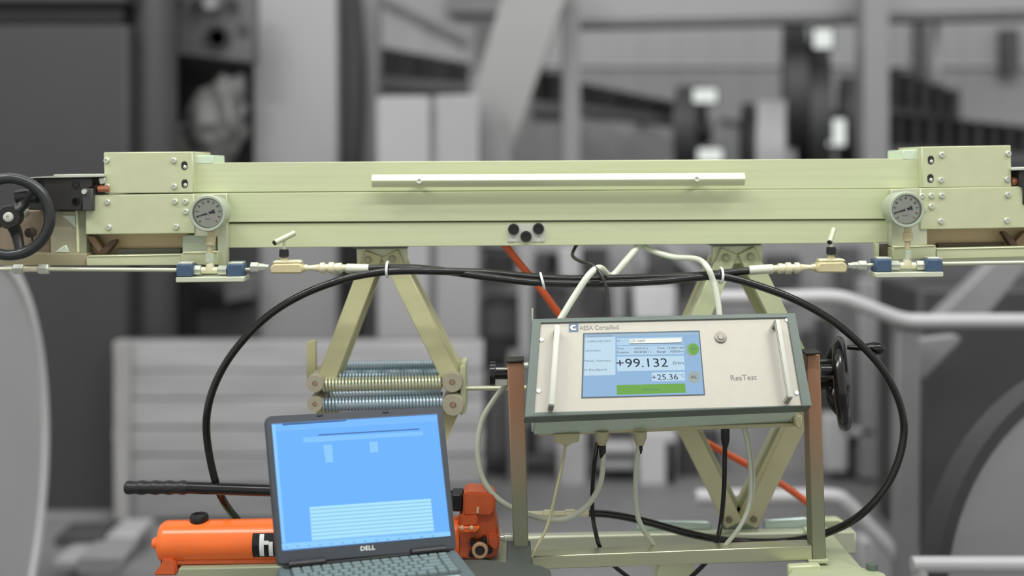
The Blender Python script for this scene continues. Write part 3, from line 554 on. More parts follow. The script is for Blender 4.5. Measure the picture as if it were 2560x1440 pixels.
# ---- pipes, union
def pipe(lab, a, b, r=5.2, Y=2.43): bm = B(); cyl(bm, P(*a, Y), P(*b, Y), R(r, Y), seg=12); return mk('hydraulic_pipe', bm, PIPE, tag=(lab, 'pipe'))
pipe('thin steel pipe between the pipe union and the left blue clamp', (119, 673), (442, 675)); pipe('thin steel pipe entering from the left picture edge', (-80, 673), (36, 673))
pipe('short steel pipe between left blue clamp and valve nut', (606, 674), (632, 673.5), 4.5)
pipe('thin steel pipe from the right blue clamp to the picture edge', (2355, 659.5), (2640, 655)); pipe('short steel pipe left of the right blue clamp', (2160, 663), (2192, 662), 4.5)
c = T('pipe_union', 'small steel pipe union under the left handwheel', 'pipe union', P(78, 690, 2.43)); Y = 2.43
for x in (34, 97):
    bm = B(); lathe(bm, P(x, 673, Y), (1, 0, 0), [(0, R(11, Y)), (R(2, Y), R(13, Y)), (R(23, Y), R(13, Y)), (R(25, Y), R(11, Y))], 6); mk('nut', bm, STEEL, c)
bm = B(); cyl(bm, P(58, 673, Y), P(98, 673, Y), R(7, Y), seg=12); mk('sleeve', bm, BRASSL, c)
# ---- needle valves with couplings
def valve(lab, x0, x1, y0, y1, stem, col, hand, nutx, sgn, coup):
    Y = 2.43; c = T('needle_valve', lab, 'needle valve', P((x0 + x1) / 2, y1, Y), 'needle valves under the beam'); cy = (y0 + y1) / 2 + 2
    bm = B(); pr(bm, [(x0, cy), (x0 + 8, y0 + 8), (x1 - 8, y0 + 7), (x1, cy - 1), (x1 - 3, y1), (x0 + 1, y1)], Y - .018, .036, bev=.003); mk('valve_body', bm, BRASS, c)
    bm = B(); pr(bm, [(x0 + 6, y0 + 7), (x0 + 10, y0), (x1 - 10, y0 - 1), (x1 - 4, y0 + 6)], Y - .012, .03, bev=.002); mk('body_top', bm, BRASSL, c)
    sx = stem[0]
    bm = B(); lathe(bm, P(sx, y0 + 4, Y), (0, 0, 1), [(0, R(9, Y)), (R(10, Y), R(9, Y)), (R(12, Y), R(7, Y)), (R(16, Y), R(7, Y))], 10); mk('bonnet', bm, BRASS, c)
    bm = B(); lathe(bm, P(sx, col[1], Y), (0, 0, 1), [(0, R(10, Y)), (R(2, Y), R(12, Y)), (R(14, Y), R(12, Y)), (R(20, Y), R(11, Y))], 18); mk('collar', bm, BLACK, c, label='black locking collar')
    bm = B(); cyl(bm, P(sx, col[1], Y), P(stem[1], stem[2], Y), R(4.2, Y), seg=10); mk('valve_stem', bm, PIPE, c)
    (hx0, hy0, hY0), (hx1, hy1, hY1) = hand; A_, B_ = P(hx0, hy0, hY0), P(hx1, hy1, hY1)
    bm = B(); cyl(bm, A_, B_, R(7.5, Y), seg=16, ch=.0008); t_ = mk('tommy_bar', bm, PIPE, c)
    dr = (A_ - B_).normalized(); bm = B(); lathe(bm, A_ + dr * .0003, dr, [(0, R(6, Y)), (.001, R(5.6, Y))], 14); mk('bar_bore', bm, HOLE, t_)
    n = nutx; yy = cy + (0 if sgn > 0 else -1)
    bm = B(); lathe(bm, P(n, yy - 2, Y), (sgn, 0, 0), [(0, R(9, Y)), (R(2, Y), R(13, Y)), (R(20, Y), R(13, Y)), (R(22, Y), R(10, Y)), (R(36, Y), R(9, Y)), (R(38, Y), R(7, Y)), (R(46, Y), R(7, Y))], 6); mk('pipe_nut', bm, STEEL, c)
    # quick coupling towards the hose
    (ax_, ay_), (bx_, by_) = coup; A_, B_ = P(ax_, ay_, Y), P(bx_, by_, Y); L = (B_ - A_).length
    prof = [(0, 6), (.05, 9), (.09, 9), (.1, 6.5), (.17, 7), (.3, 10), (.33, 14), (.4, 14), (.41, 10), (.46, 10), (.48, 15), (.56, 15), (.58, 11), (.64, 13), (.7, 13), (.72, 9), (.78, 9), (.8, 11)]
    bm = B(); lathe(bm, A_, B_ - A_, [(t * L / .8, R(r_, Y)) for t, r_ in prof], 16); mk('quick_coupling', bm, BRASSL, c)
    return c
valve('brass needle valve with raised steel tommy bar below the left beam end', 674, 758, 652, 684, (710, 711, 596), (0, 643), ((686, 607, 2.405), (735, 583, 2.45)), 626, 1, ((756, 670), (868, 670)))
valve('brass needle valve with foreshortened tommy bar below the right beam end', 2042, 2120, 648, 682, (2078, 2078, 604), (0, 637), ((2074, 606, 2.39), (2084, 574, 2.43)), 2166, -1, ((2042, 668), (1932, 672)))
# ---- black hydraulic hoses
rh = R(9.6, 2.42)
c = T('hydraulic_hose', 'black hydraulic hose from left coupling looping down the right side', 'hose', P(1600, 1360, 2.45), 'black hydraulic hoses')
A = [(916, 672, 2.43), (1000, 669, 2.43), (1090, 675, 2.43), (1230, 694, 2.43), (1355, 707, 2.435), (1500, 709, 2.435), (1650, 703, 2.43), (1760, 692, 2.42), (1810, 692, 2.42), (1900, 716, 2.42), (2010, 760, 2.42), (2110, 824, 2.42), (2200, 915, 2.42), (2250, 1010, 2.42), (2258, 1100, 2.42), (2225, 1200, 2.42), (2160, 1280, 2.43), (2080, 1327, 2.47), (1980, 1352, 2.5), (1850, 1354, 2.5), (1740, 1338, 2.5), (1610, 1303, 2.5), (1530, 1287, 2.5), (1472, 1283, 2.5)]
bm = B(); tube(bm, pxt(A, 2.42), rh, 14, 8); mk('hose_line', bm, HOSE, c)
bm = B(); cyl(bm, P(866, 671, 2.43), P(922, 672, 2.43), R(12, 2.43), seg=18, ch=.001); mk('crimp_sleeve', bm, mat('crimp', (222, 226, 204), .3, .4), c, label='bright crimp sleeve')
bm = B(); lathe(bm, P(1478, 1283, 2.5), (-1, 0, -.02), [(0, R(8, 2.5)), (R(40, 2.5), R(8, 2.5)), (R(42, 2.5), R(11, 2.5)), (R(64, 2.5), R(11, 2.5)), (R(66, 2.5), R(7, 2.5)), (R(92, 2.5), R(7, 2.5)), (R(94, 2.5), R(11, 2.5)), (R(118, 2.5), R(11, 2.5)), (R(120, 2.5), R(8, 2.5)), (R(170, 2.5), R(8, 2.5))], 12); mk('end_fitting', bm, BRASSL, c)
c = T('hydraulic_hose', 'black hydraulic hose from right coupling looping down the left side', 'hose', P(700, 1300, 2.45), 'black hydraulic hoses')
Bh = [(1880, 676, 2.43), (1800, 684, 2.43), (1740, 689, 2.445), (1600, 694, 2.452), (1450, 697, 2.455), (1355, 694, 2.455), (1220, 682, 2.45), (1100, 678, 2.41), (1010, 677, 2.41), (940, 682, 2.42), (860, 698, 2.42), (760, 735, 2.42), (670, 790, 2.42), (590, 872, 2.42), (540, 955, 2.42), (517, 1040, 2.42), (522, 1130, 2.43), (548, 1230, 2.46), (590, 1295, 2.53), (640, 1340, 2.56)]
bm = B(); tube(bm, pxt(Bh, 2.42), rh, 14, 8); mk('hose_line', bm, HOSE, c)
bm = B(); cyl(bm, P(1932, 672, 2.43), P(1872, 676, 2.43), R(12, 2.43), seg=18, ch=.001); mk('crimp_sleeve', bm, mat('crimp', (222, 226, 204), .3, .4), c, label='bright crimp sleeve')
for x, y, dx, lab in ((969, 674, 0, 'white cable tie around the two hoses below the left bracket'), (1356, 702, 5, 'white cable tie around the hoses beside the orange hose'), (1802, 689, -1, 'white cable tie around the hoses below the right bracket')):
    bm = B(); o = P(x, y, 2.432 if dx != 5 else 2.445); pts = []
    for k in range(20):
        an = 2 * math.pi * k / 20; pts.append(o + Vector((-math.sin(an) * R(dx, 2.43), math.cos(an) * (.026 if dx != 0 else .026), math.sin(an) * R(19, 2.43))))
    tube(bm, pts, .0028, 8, raw=True, closed=True); mk('cable_tie', bm, WHITEP, tag=(lab, 'cable tie', 'cable ties on the hoses'))

# ---- scissor jacks carrying the beam
def bar(bm, x0, y0, x1, y1, w_, Y, d, bev=.0015):
    n = Vector((y1 - y0, -(x1 - x0))).normalized() * (w_ / 2)
    return pr(bm, [(x0 + n.x, y0 + n.y), (x1 + n.x, y1 + n.y), (x1 - n.x, y1 - n.y), (x0 - n.x, y0 - n.y)], Y, d, bev=bev)
def pin(par, x, y, r, Y, m=STEEL, nm='pivot_pin', d=.008):
    bm = B(); lathe(bm, P(x, y, Y), (0, -1, 0), [(0, R(r, Y)), (d * .7, R(r, Y)), (d, R(r * .8, Y))], 20); return mk(nm, bm, m, par)
c = T('scissor_jack', 'pale scissor jack with coil springs under the left half of the beam', 'scissor jack', P(960, 1340, 2.6))
bm = B(); pr(bm, [(891, 622), (1017, 620.5), (1017, 664), (893, 664)], 2.545, .02, bev=.001); br = mk('top_bracket', bm, mat('bracket_bright', (232, 236, 200), .45, .1, .03), c)
bm = B(); pr(bm, [(884, 614), (1018, 612), (1018, 620), (884, 622)], 2.52, .1); mk('mounting_plate', bm, GREEN, c)
for i, (x0, y0, x1, y1) in enumerate(((934, 634, 812, 958), (974, 634, 1132, 955))):
    bm = B(); bar(bm, x0, y0, x1, y1, 46, 2.53, .05); mk('upper_arm', bm, ARM, c)
    bm = B(); bar(bm, x0 + (8 if i == 0 else 12), y0 + 8, x1 + (10 if i == 0 else 14), y1, 44, 2.60, .05); mk('rear_arm', bm, ARM, c)
for x, y in ((920, 648), (981, 646)): pin(br, x, y, 8, 2.53, mat('pin_grey', (150, 152, 124), .4, .3))
for i, (x0, y0, x1, y1) in enumerate(((806, 1010, 920, 1330), (1132, 1010, 990, 1330))):
    bm = B(); bar(bm, x0, y0, x1, y1, 46, 2.54, .05); mk('lower_arm', bm, ARM, c)
DR = mat('drum_end', (180, 174, 150), .4, .25, .05, (40, 40, 40))
for x, y, r_ in ((788, 958, 23), (788, 1010, 20), (1131, 955, 26), (1133, 1012, 28)):
    Y = 2.515; q = R(r_, Y); bm = B(); lathe(bm, P(x, y, Y), (0, -1, 0), [(-.2, q), (0, q), (.006, q * .92), (.006, q * .3), (.003, q * .28), (.003, q * .05)], 32); d_ = mk('roller_drum', bm, DR, c)
    bm = B(); lathe(bm, P(x, y, Y - .003), (0, -1, 0), [(0, q * .27), (.003, q * .22)], 16); mk('drum_centre', bm, mat('drum_centre', (166, 136, 112), .45, .2), d_, label='brownish drum centre')
bm = B(); pr(bm, [(766, 856), (788, 850), (790, 940), (766, 945)], 2.60, .02, bev=.001); mk('end_plate', bm, ARM, c)
bm = B(); pr(bm, [(1150, 918), (1163, 914), (1165, 1030), (1152, 1040)], 2.53, .12, bev=.001); mk('end_plate', bm, ALU2, c)
bm = B(); cyl(bm, P(1160, 971, 2.56), P(1330, 969, 2.56), R(6, 2.56), seg=12); mk('spindle', bm, PIPE, c, label='steel spindle')
for x0, x1, yA, yB, r_, Y in ((842, 1096, 918, 915, 13, 2.70), (808, 1102, 945, 940, 15, 2.60), (806, 1104, 962, 956, 16, 2.53), (808, 1104, 988, 982, 14, 2.60), (806, 1108, 1012, 1006, 16, 2.53), (842, 1096, 940, 936, 12, 2.68)):
    turns = 36; pts = []
    A_, B_ = P(x0, yA, Y), P(x1, yB, Y); q = R(r_, Y)
    for k in range(turns * 10 + 1):
        t = k / (turns * 10); an = 2 * math.pi * k / 10; pts.append(A_.lerp(B_, t) + Vector((0, math.cos(an) * q, math.sin(an) * q)))
    bm = B(); tube(bm, pts, R(3.1, Y), 6, raw=True); mk('coil_spring', bm, SPR if r_ != 16 or yA > 1000 else mat('spring_warm', (212, 216, 184), .3, .4, .05), c)
c = T('scissor_jack', 'pale scissor jack behind the instrument under the right half of the beam', 'scissor jack', P(1855, 1330, 2.6))
bm = B(); pr(bm, [(1782, 616), (1906, 613), (1906, 658), (1782, 660)], 2.545, .02, bev=.001); br = mk('top_bracket', bm, mat('bracket_bright', (232, 236, 200), .45, .1, .03), c)
bm = B(); pr(bm, [(1776, 607), (1902, 605), (1902, 612), (1776, 614)], 2.52, .1); mk('mounting_plate', bm, GREEN, c)
for i, (x0, y0, x1, y1) in enumerate(((1824, 628, 1680, 960), (1866, 626, 2030, 960))):
    bm = B(); bar(bm, x0, y0, x1, y1, 46, 2.53, .05); mk('upper_arm', bm, ALU2, c)
    bm = B(); bar(bm, x0 + (-22 if i == 0 else -14), y0 + 22, x1 - 16, y1, 44, 2.60, .05); mk('rear_arm', bm, ARM, c)
for x, y in ((1814, 643), (1876, 641)): pin(br, x, y, 9, 2.53, mat('pin_grey', (150, 152, 124), .4, .3))
low = []
for i, (x0, y0, x1, y1) in enumerate(((1672, 980, 1836, 1312), (2034, 980, 1872, 1312))):
    bm = B(); bar(bm, x0, y0, x1, y1, 44, 2.56, .04); low.append(mk('lower_arm', bm, mat('lower_arm', (200, 196, 156), .45, .12, .05), c))
    bm = B(); bar(bm, x0 + (14 if i == 0 else -30), y0, x1 + (12 if i == 0 else -26), y1 - 6, 40, 2.61, .03); mk('rear_arm', bm, mat('rear_arm', (180, 182, 150), .45, .12), c)
pin(low[0], 1822, 1298, 8, 2.56, mat('pin_brown', (124, 116, 92), .5)); pin(low[1], 1884, 1297, 8, 2.56, mat('pin_brown', (124, 116, 92), .5))
bm = B(); pr(bm, [(1806, 1246), (1896, 1244), (1896, 1326), (1806, 1328)], 2.66, .02, bev=.002); mk('base_bracket', bm, mat('base_bracket', (130, 144, 124), .4, .3), c)
bm = B(); pr(bm, [(1826, 1262), (1876, 1261), (1876, 1267), (1826, 1268)], 2.648, .01, bev=.001); mk('bracket_lip', bm, STEEL, c)
bm = B(); cyl(bm, P(1330, 969, 2.56), P(2090, 962, 2.56), R(6, 2.56), seg=12); mk('spindle', bm, PIPE, c)
pin(c, 1686, 970, 30, 2.525, DR, 'roller_drum'); pin(c, 2020, 968, 30, 2.525, DR, 'roller_drum')

# ---- orange hose
c = None
bm = B(); tube(bm, pxt([(1250, 596, 2.56), (1300, 660, 2.56), (1356, 728, 2.57), (1410, 800, 2.6), (1500, 900, 2.66), (1610, 1010, 2.70), (1740, 1092, 2.72), (1850, 1152, 2.72), (1930, 1196, 2.72), (2020, 1258, 2.74), (2090, 1330, 2.78)], 2.6), R(9, 2.6), 12, 8)
mk('orange_hose', bm, ORHOSE, tag=('orange air hose running diagonally behind the instrument', 'hose'))

# ---- stand that carries the instrument
c = T('instrument_stand', 'square tube stand with two posts and a crossbar around the instrument', 'stand', P(1660, 1412, 2.36))
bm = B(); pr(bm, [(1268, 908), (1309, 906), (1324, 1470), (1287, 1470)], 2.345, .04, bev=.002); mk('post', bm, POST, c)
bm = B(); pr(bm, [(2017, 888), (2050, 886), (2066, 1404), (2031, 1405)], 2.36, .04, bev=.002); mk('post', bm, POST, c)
for px in ([(1264, 902), (1310, 900), (1310, 905), (1264, 907)], [(2012, 882), (2052, 880), (2052, 885), (2012, 887)]):
    bm = B(); pr(bm, px, 2.34, .05, bev=.001); mk('post_cap', bm, HOLE, c)
bm = B(); pr(bm, [(1326, 1391), (2030, 1364), (2032, 1402), (1332, 1424)], 2.36, .04, bev=.002); mk('crossbar', bm, mat('crossbar_steel', (186, 188, 156), .28, .7, .05, (3, 40, 40)), c)
bm = B(); pr(bm, [(2022, 1402), (2072, 1400), (2074, 1408), (2024, 1411)], 2.352, .06, bev=.001); mk('post_foot', bm, FOOT, c)
def knob(par, x0, x1, y, r_, Y, sg):
    bm = B(); lathe(bm, P(x0, y, Y), (sg, 0, 0), [(0, R(r_, Y)), (R(13, Y), R(r_, Y)), (R(14, Y), R(14, Y)), (R(abs(x1 - x0), Y), R(14, Y))], 20); return mk('lock_knob', bm, BLACKG, par)
knob(c, 1225, 1272, 934, 30, 2.365, 1); knob(c, 2100, 2050, 925, 24, 2.40, -1)
bm = B(); pr(bm, [(1236, 946), (1270, 944), (1270, 964), (1236, 966)], 2.37, .02, bev=.001); mk('washer_block', bm, STEEL, c)
bm = B(); cyl(bm, P(1240, 922, 2.35), P(1270, 922, 2.35), R(3, 2.35), seg=8); mk('knob_pin', bm, STEEL, c)
bm = B(); cyl(bm, P(1306, 915, 2.36), P(1350, 915, 2.36), R(10, 2.36), seg=12); mk('pivot_boss', bm, STEEL, c)

# ---- hand wheel of the jack on the right
c = T('jack_handwheel', 'black spoked handwheel seen edge on beside the right stand post', 'handwheel', P(2097, 1075, 2.5))
an = Vector((.93, -.30, .08)).normalized(); o = P(2104, 958, 2.46); RR = R(104, 2.46)
bm = B(); torus(bm, o, an, RR, R(14, 2.46), 64, 14, 1.05); mk('rim', bm, BLACKG, c)
bm = B(); lathe(bm, o - an * .05, an, [(0, .016), (.02, .018), (.035, .026), (.06, .024), (.066, .016)], 24); mk('hub', bm, BLACKG, c)
zax = (Vector((0, 0, 1)) - an * an.z).normalized(); xax = an.cross(zax)
for dg in (80, 200, 320):
    d = xax * math.cos(math.radians(dg)) + zax * math.sin(math.radians(dg))
    bm = B(); tube(bm, [o - an * .02 + d * .015, o - an * .022 + d * RR * .55, o + d * RR], lambda t: .012 - .003 * t, 10, 6); mk('spoke', bm, BLACKG, c)
bm = B(); p0 = P(2118, 868, 2.47); p1 = P(2208, 872, 2.44)
lathe(bm, p0, p1 - p0, [(0, R(6, 2.45)), (R(36, 2.45), R(8, 2.45)), (R(46, 2.45), R(12, 2.45)), (R(66, 2.45), R(17, 2.45)), (R(80, 2.45), R(15, 2.45)), (R(88, 2.45), R(9, 2.45)), (R(91, 2.45), R(3, 2.45))], 20); mk('crank_grip', bm, BLACKG, c)
for y_, r_ in ((905, 7), (921, 9), (944, 7)):
    bm = B(); cyl(bm, P(2048, y_, 2.44), P(2086, y_ - 1, 2.44), R(r_, 2.44), seg=12); mk('guide_pin', bm, mat('pin_black', (60, 58, 54), .25, .3), c)

# ---- the measuring instrument
th, ps = math.radians(33), math.radians(4.0)
nrm = Vector((math.sin(ps) * math.cos(th), -math.cos(ps) * math.cos(th), math.sin(th)))
IP = Pl(P(1670, 915, 2.30), nrm)
c = T('resistance_meter', 'grey green bench instrument with lit display tilted on its stand', 'instrument', IP.hit(1665, 1030)); INS = c
outer = [(1332, 806), (1342, 796), (1976, 782), (1990, 787), (2030, 1006), (2022, 1016), (1320, 1044), (1312, 1036)]
inner = [(1352, 807), (1968, 793.5), (2005, 1013), (1336, 1031)]
bm = B()
fo = [IP.hit(x, y, .004) for x, y in [(1331, 797), (1988, 782), (2030, 1014), (1312, 1043)]]
def frame_ring(bm, o4, i4, ext):
    n = len(o4); ov = [bm.verts.new(p) for p in o4]; iv = [bm.verts.new(p) for p in i4]; ob = [bm.verts.new(p + ext) for p in o4]; ib = [bm.verts.new(p + ext) for p in i4]
    for k in range(n):
        j = (k + 1) % n
        bm.faces.new((ov[k], ov[j], iv[j], iv[k])); bm.faces.new((ob[k], ib[k], ib[j], ob[j])); bm.faces.new((ov[k], ob[k], ob[j], ov[j])); bm.faces.new((iv[k], iv[j], ib[j], ib[k]))
fi = [IP.hit(x, y, .004) for x, y in inner]
frame_ring(bm, fo, fi, -nrm * .034)
bmesh.ops.bevel(bm, geom=[e for e in bm.edges], offset=.004, segments=2, affect='EDGES', clamp_overlap=True)
mk('bezel_frame', bm, GREEN, c)
bm = B(); pr(bm, [(1350, 805), (1970, 791.5), (2008, 1015), (1333, 1033)], IP, .006); fp = mk('front_panel', bm, PANEL, c)
bm = B(); pr(bm, [(1348, 806), (1974, 793), (2008, 1018), (1338, 1036)], IP, .12, off=-.03, bev=.006, seg=2); mk('housing', bm, GREENL, c)
for px, m, nm in (([(1345, 1077), (1990, 1058), (1990, 1066), (1345, 1090)], BEIGE, 'rear_flange'),):
    bm = B(); pr(bm, px, 2.36, .02, bev=.001); mk(nm, bm, m, c)
# connectors below
bm = B(); pr(bm, [(1384, 1086), (1450, 1084), (1448, 1104), (1430, 1106), (1424, 1114), (1408, 1114), (1400, 1107), (1386, 1106)], 2.35, .02, bev=.0015); mk('data_connector', bm, BEIGE, c)
for x, r_ in ((1505, 17), (1600, 17)):
    bm = B(); lathe(bm, P(x, 1078, 2.36), (0, 0, -1), [(0, R(r_, 2.36)), (R(16, 2.36), R(r_, 2.36)), (R(28, 2.36), R(r_ * .72, 2.36)), (R(34, 2.36), R(r_ * .6, 2.36))], 16); mk('round_connector', bm, BEIGE, c)
bm = B(); cyl(bm, IP.hit(1331, 812, -.05), IP.hit(1331, 812, -.05) + Vector((0, 0, .035)), .002, seg=8); mk('side_pin', bm, STEEL, c)
bm = B(); pr(bm, [(1984, 1042), (2006, 1038), (2006, 1062), (1998, 1074), (1988, 1062)], 2.34, .03, bev=.002); mk('side_lug', bm, BEIGE, c)
# handles
HM = mat('handle_alu', (158, 160, 148), .3, .3, .03)
for nm, (xt, yt), (xb, yb), (ft, fb) in (('l', (1372, 806), (1362, 1003), ((1390, 832), (1376, 1022))), ('r', (1952, 797), (1983, 990), ((1935, 818), (1966, 1003)))):
    A_, B_ = IP.hit(*ft), IP.hit(*fb); ex = (B_ - A_).normalized(); sd = ex.cross(nrm).normalized()
    h_ = .030; w2 = .0055
    bm = B(); q = [A_ + nrm * (h_ - .009) - ex * .004, A_ + nrm * h_ - ex * .004, B_ + nrm * h_ + ex * .004, B_ + nrm * (h_ - .009) + ex * .004]
    prism3(bm, [p - sd * w2 for p in q], sd * 2 * w2, .0018, 2)
    for p in (A_, B_): prism3(bm, [p + ex * .004 * s_ + sd * w2 * t_ for s_, t_ in ((-1, -1), (1, -1), (1, 1), (-1, 1))], nrm * (h_ - .004), .0008)
    mk('carry_handle', bm, HM, c)
for x, y in ((1354, 850), (1346, 978), (1967, 801), (1991, 983)):
    bm = B(); lathe(bm, IP.hit(x, y), nrm, [(0, R(6, 2.3)), (.0025, R(5, 2.3)), (.0025, R(2, 2.3))], 14); mk('screw', bm, STEEL, fp)
bm = B(); lathe(bm, IP.hit(1801, 844), nrm, [(0, R(15, 2.32)), (.003, R(15, 2.32)), (.004, R(12, 2.32)), (.004, R(9, 2.32)), (.006, R(7, 2.32)), (.006, R(1, 2.32))], 28); mk('push_button', bm, mat('button_grey', (142, 138, 126), .4, .3), c)
# logo and lettering
bm = B(); pr(bm, [(1422, 809), (1446, 808), (1446, 829), (1422, 830)], IP, .0006, off=.0006); lg = mk('logo', bm, mat('logo_blue', (92, 112, 132), .5), fp)
cpts = []
o = IP.hit(1434, 819, .001); ex = (IP.hit(1446, 818.4, .001) - o); ey = nrm.cross(ex)
for k in range(13):
    a1 = math.radians(45 + 270 * k / 12); cpts.append((a1, .62))
bm = B(); po = [o + ex * math.cos(a) * .72 + ey * math.sin(a) * .6 for a, r_ in cpts]; pi_ = [o + ex * (math.cos(a) * .34 + .1) + ey * math.sin(a) * .3 for a, r_ in cpts]
prism3(bm, po + pi_[::-1], nrm * .0004); mk('logo_mark', bm, WHITEP, fp)
text('lettering', 'AESA Cortaillod', IP, 1449, 825, 1547, 822.5, 12, INKG, fp)
text('lettering', 'ResTest', IP, 1828, 951, 1893, 949, 14.5, INKG, fp)
# display
def scr(name, rgb): return mat('lit_' + name, rgb, emit=1.0)
bm = B(); pr(bm, [(1458, 832.5), (1749, 826), (1763, 987.5), (1453.5, 995.5)], IP, .002, off=.0012, bev=.0006); mk('display_rim', bm, mat('display_rim', (70, 84, 92), .5), c)
bm = B(); pr(bm, [(1461.5, 836), (1746.5, 829.7), (1759.5, 985), (1457, 992.5)], IP, .001, off=.0016); ds = mk('display', bm, scr('blue', (146, 182, 217)), c)
def fld(name, px, rgb, off=.0020):
    bm = B(); pr(bm, px, IP, .0003, off=off); return mk(name, bm, scr(name, rgb), ds)
def zc(x, y): return (1440 + x / 7.53, 820 + y / 7.53)
def zl(*q): return [zc(*p) for p in q]
LB = (190, 218, 236)
fld('menu_panel', zl((165, 182), (742, 165), (742, 880), (150, 898)), (194, 220, 236))
fld('title_bar', zl((158, 128), (2300, 85), (2305, 120), (160, 172)), (160, 186, 206))
fld('entry_field', zl((765, 190), (2000, 165), (2010, 300), (768, 322)), (182, 212, 234))
fld('entry_box', zl((1000, 208), (1985, 186), (1985, 270), (1010, 290)), (244, 248, 238), .0024)
fld('entry_shadow', zl((1005, 290), (1990, 270), (1990, 288), (1010, 308)), (88, 110, 134), .0024)
fld('info_field', zl((770, 342), (2030, 322), (2030, 490), (770, 510)), (182, 210, 232))
fld('value_field', zl((770, 540), (2032, 520), (2048, 790), (780, 812)), LB)
fld('temperature_field', zl((1425, 840), (2048, 825), (2052, 985), (1430, 1003)), LB)
fld('green_bar', zl((765, 1075), (2052, 1042), (2068, 1218), (770, 1258)), (112, 168, 78))
def dotp(x, y, r_, rgb, nm):
    pts = [zc(x + r_ * math.cos(2 * math.pi * k / 28), y + r_ * math.sin(2 * math.pi * k / 28)) for k in range(28)]; return fld(nm, pts, rgb)
dotp(2190, 405, 122, (148, 172, 150), 'green_button_halo'); bm = None
pts = [zc(2215 + 98 * math.cos(2 * math.pi * k / 28), 398 + 105 * math.sin(2 * math.pi * k / 28)) for k in range(28)]; fld('green_button', pts, (112, 168, 78), .0024)
dotp(2225, 925, 118, (158, 172, 170), 'grey_button')
TXT = mat('lit_text', (34, 44, 58), emit=1.0); TXG = mat('lit_text_soft', (88, 108, 122), emit=1.0)
def tx(s, x0, y0, x1, y1, h, m=TXT, off=.0028): a, b = zc(x0, y0), zc(x1, y1); text('lettering', s, IP, *a, *b, h / 7.53, m, ds, off)
tx('Measurement Cycle Mode', 240, 163, 690, 155, 26, TXG)
tx('1 CORELAND INFO', 180, 272, 660, 264, 40, TXG); tx('INSTRUMENT', 175, 448, 470, 443, 36, TXG); tx('Manual  Automatic', 160, 636, 655, 628, 44, TXG); tx('N. Dec.(Rpm4)', 160, 808, 580, 800, 44, TXG)
tx('ID', 772, 262, 828, 260, 46, TXG); tx('UZC-A#05', 1015, 268, 1305, 262, 52, TXG, .003)
tx('Date', 776, 404, 900, 402, 40, TXG); tx('04/09/2013', 1095, 402, 1355, 398, 40, TXG); tx('Time  12:58:01:00', 1530, 394, 2025, 386, 40)
tx('Duration', 776, 478, 995, 474, 44); tx('00:00:00 / 1', 1098, 472, 1415, 466, 44); tx('Range', 1530, 466, 1695, 462, 44); tx('1000Ohm', 1780, 460, 2020, 456, 42)
tx('+99.132', 765, 742, 1735, 728, 178); tx('\u03a9/km', 1825, 685, 2030, 680, 56)
tx('+25.36', 1432, 978, 1925, 968, 112); tx('\u00b0C', 1958, 930, 2040, 928, 66, TXG)
tx('Measuring', 1265, 1172, 1565, 1164, 34, TXG); tx('CH', 2165, 415, 2258, 412, 46, TXG); tx('AL', 2165, 950, 2280, 947, 60)

# ---- cables
def cable(lab, pts, r_, m, Y=2.4, grp=None, plug=None):
    bm = B(); tube(bm, pxt(pts, Y), R(r_, Y), 10, 10)
    if plug is None: return mk('cable', bm, m, tag=(lab, 'cable') + ((grp,) if grp else ()))
    x, y, hh, rr, pm = plug; c = T('cable', lab, 'cable', P(pts[-1][0], pts[-1][1], pts[-1][2] if len(pts[-1]) > 2 else Y))
    mk('cable_run', bm, m, c)
    YY = pts[0][2] if len(pts[0]) > 2 else Y
    bm = B(); lathe(bm, P(x, y, YY), (0, 0, -1), [(0, R(rr, YY)), (R(hh * .6, YY), R(rr, YY)), (R(hh, YY), R(rr * .6, YY))], 12); mk('plug', bm, pm, c); return c
cable('thick pale cable rising from the instrument over the black hoses', [(1400, 800, 2.37), (1438, 738, 2.38), (1474, 686, 2.39), (1500, 670, 2.42), (1528, 690, 2.475), (1562, 655, 2.49), (1598, 612, 2.52), (1606, 598, 2.54)], 8.5, CABLEW)
cable('thin black lead curling from beam to instrument top', [(1452, 596, 2.54), (1436, 622, 2.53), (1432, 640, 2.50), (1452, 654, 2.47), (1482, 664, 2.41), (1504, 690, 2.39), (1518, 730, 2.385), (1522, 790, 2.38)], 4.5, mat('lead_black', (52, 50, 48), .25))
cable('pale cable arching from beam down to instrument at right', [(1596, 604, 2.54), (1625, 624, 2.52), (1680, 642, 2.5), (1742, 648, 2.46), (1768, 668, 2.395), (1784, 706, 2.39), (1794, 750, 2.385), (1800, 800, 2.38)], 7.5, CABLEW)
cable('thin beige data cable hanging to the crossbar', [(1414, 1108, 2.36), (1408, 1150, 2.36), (1390, 1230, 2.35), (1376, 1290, 2.35), (1362, 1330, 2.35), (1336, 1378, 2.35), (1328, 1392, 2.35)], 4, CABLEB)
cable('thick grey cable looping below the instrument to the left post', [(1506, 1108, 2.37), (1508, 1150, 2.37), (1500, 1210, 2.37), (1470, 1262, 2.38), (1425, 1294, 2.39), (1380, 1300, 2.40), (1325, 1288, 2.41), (1280, 1270, 2.41), (1235, 1238, 2.41), (1204, 1188, 2.41), (1194, 1120, 2.41), (1206, 1050, 2.41), (1240, 992, 2.40), (1268, 960, 2.40)], 7, CABLEG, plug=(1506, 1106, 40, 9, BLACK))
cable('black lead hanging left of the thick grey cable', [(1494, 1106, 2.38), (1486, 1160, 2.38), (1481, 1230, 2.40), (1482, 1290, 2.41), (1490, 1335, 2.42), (1502, 1372, 2.42), (1530, 1410, 2.44), (1580, 1450, 2.46)], 5.5, HOSE)
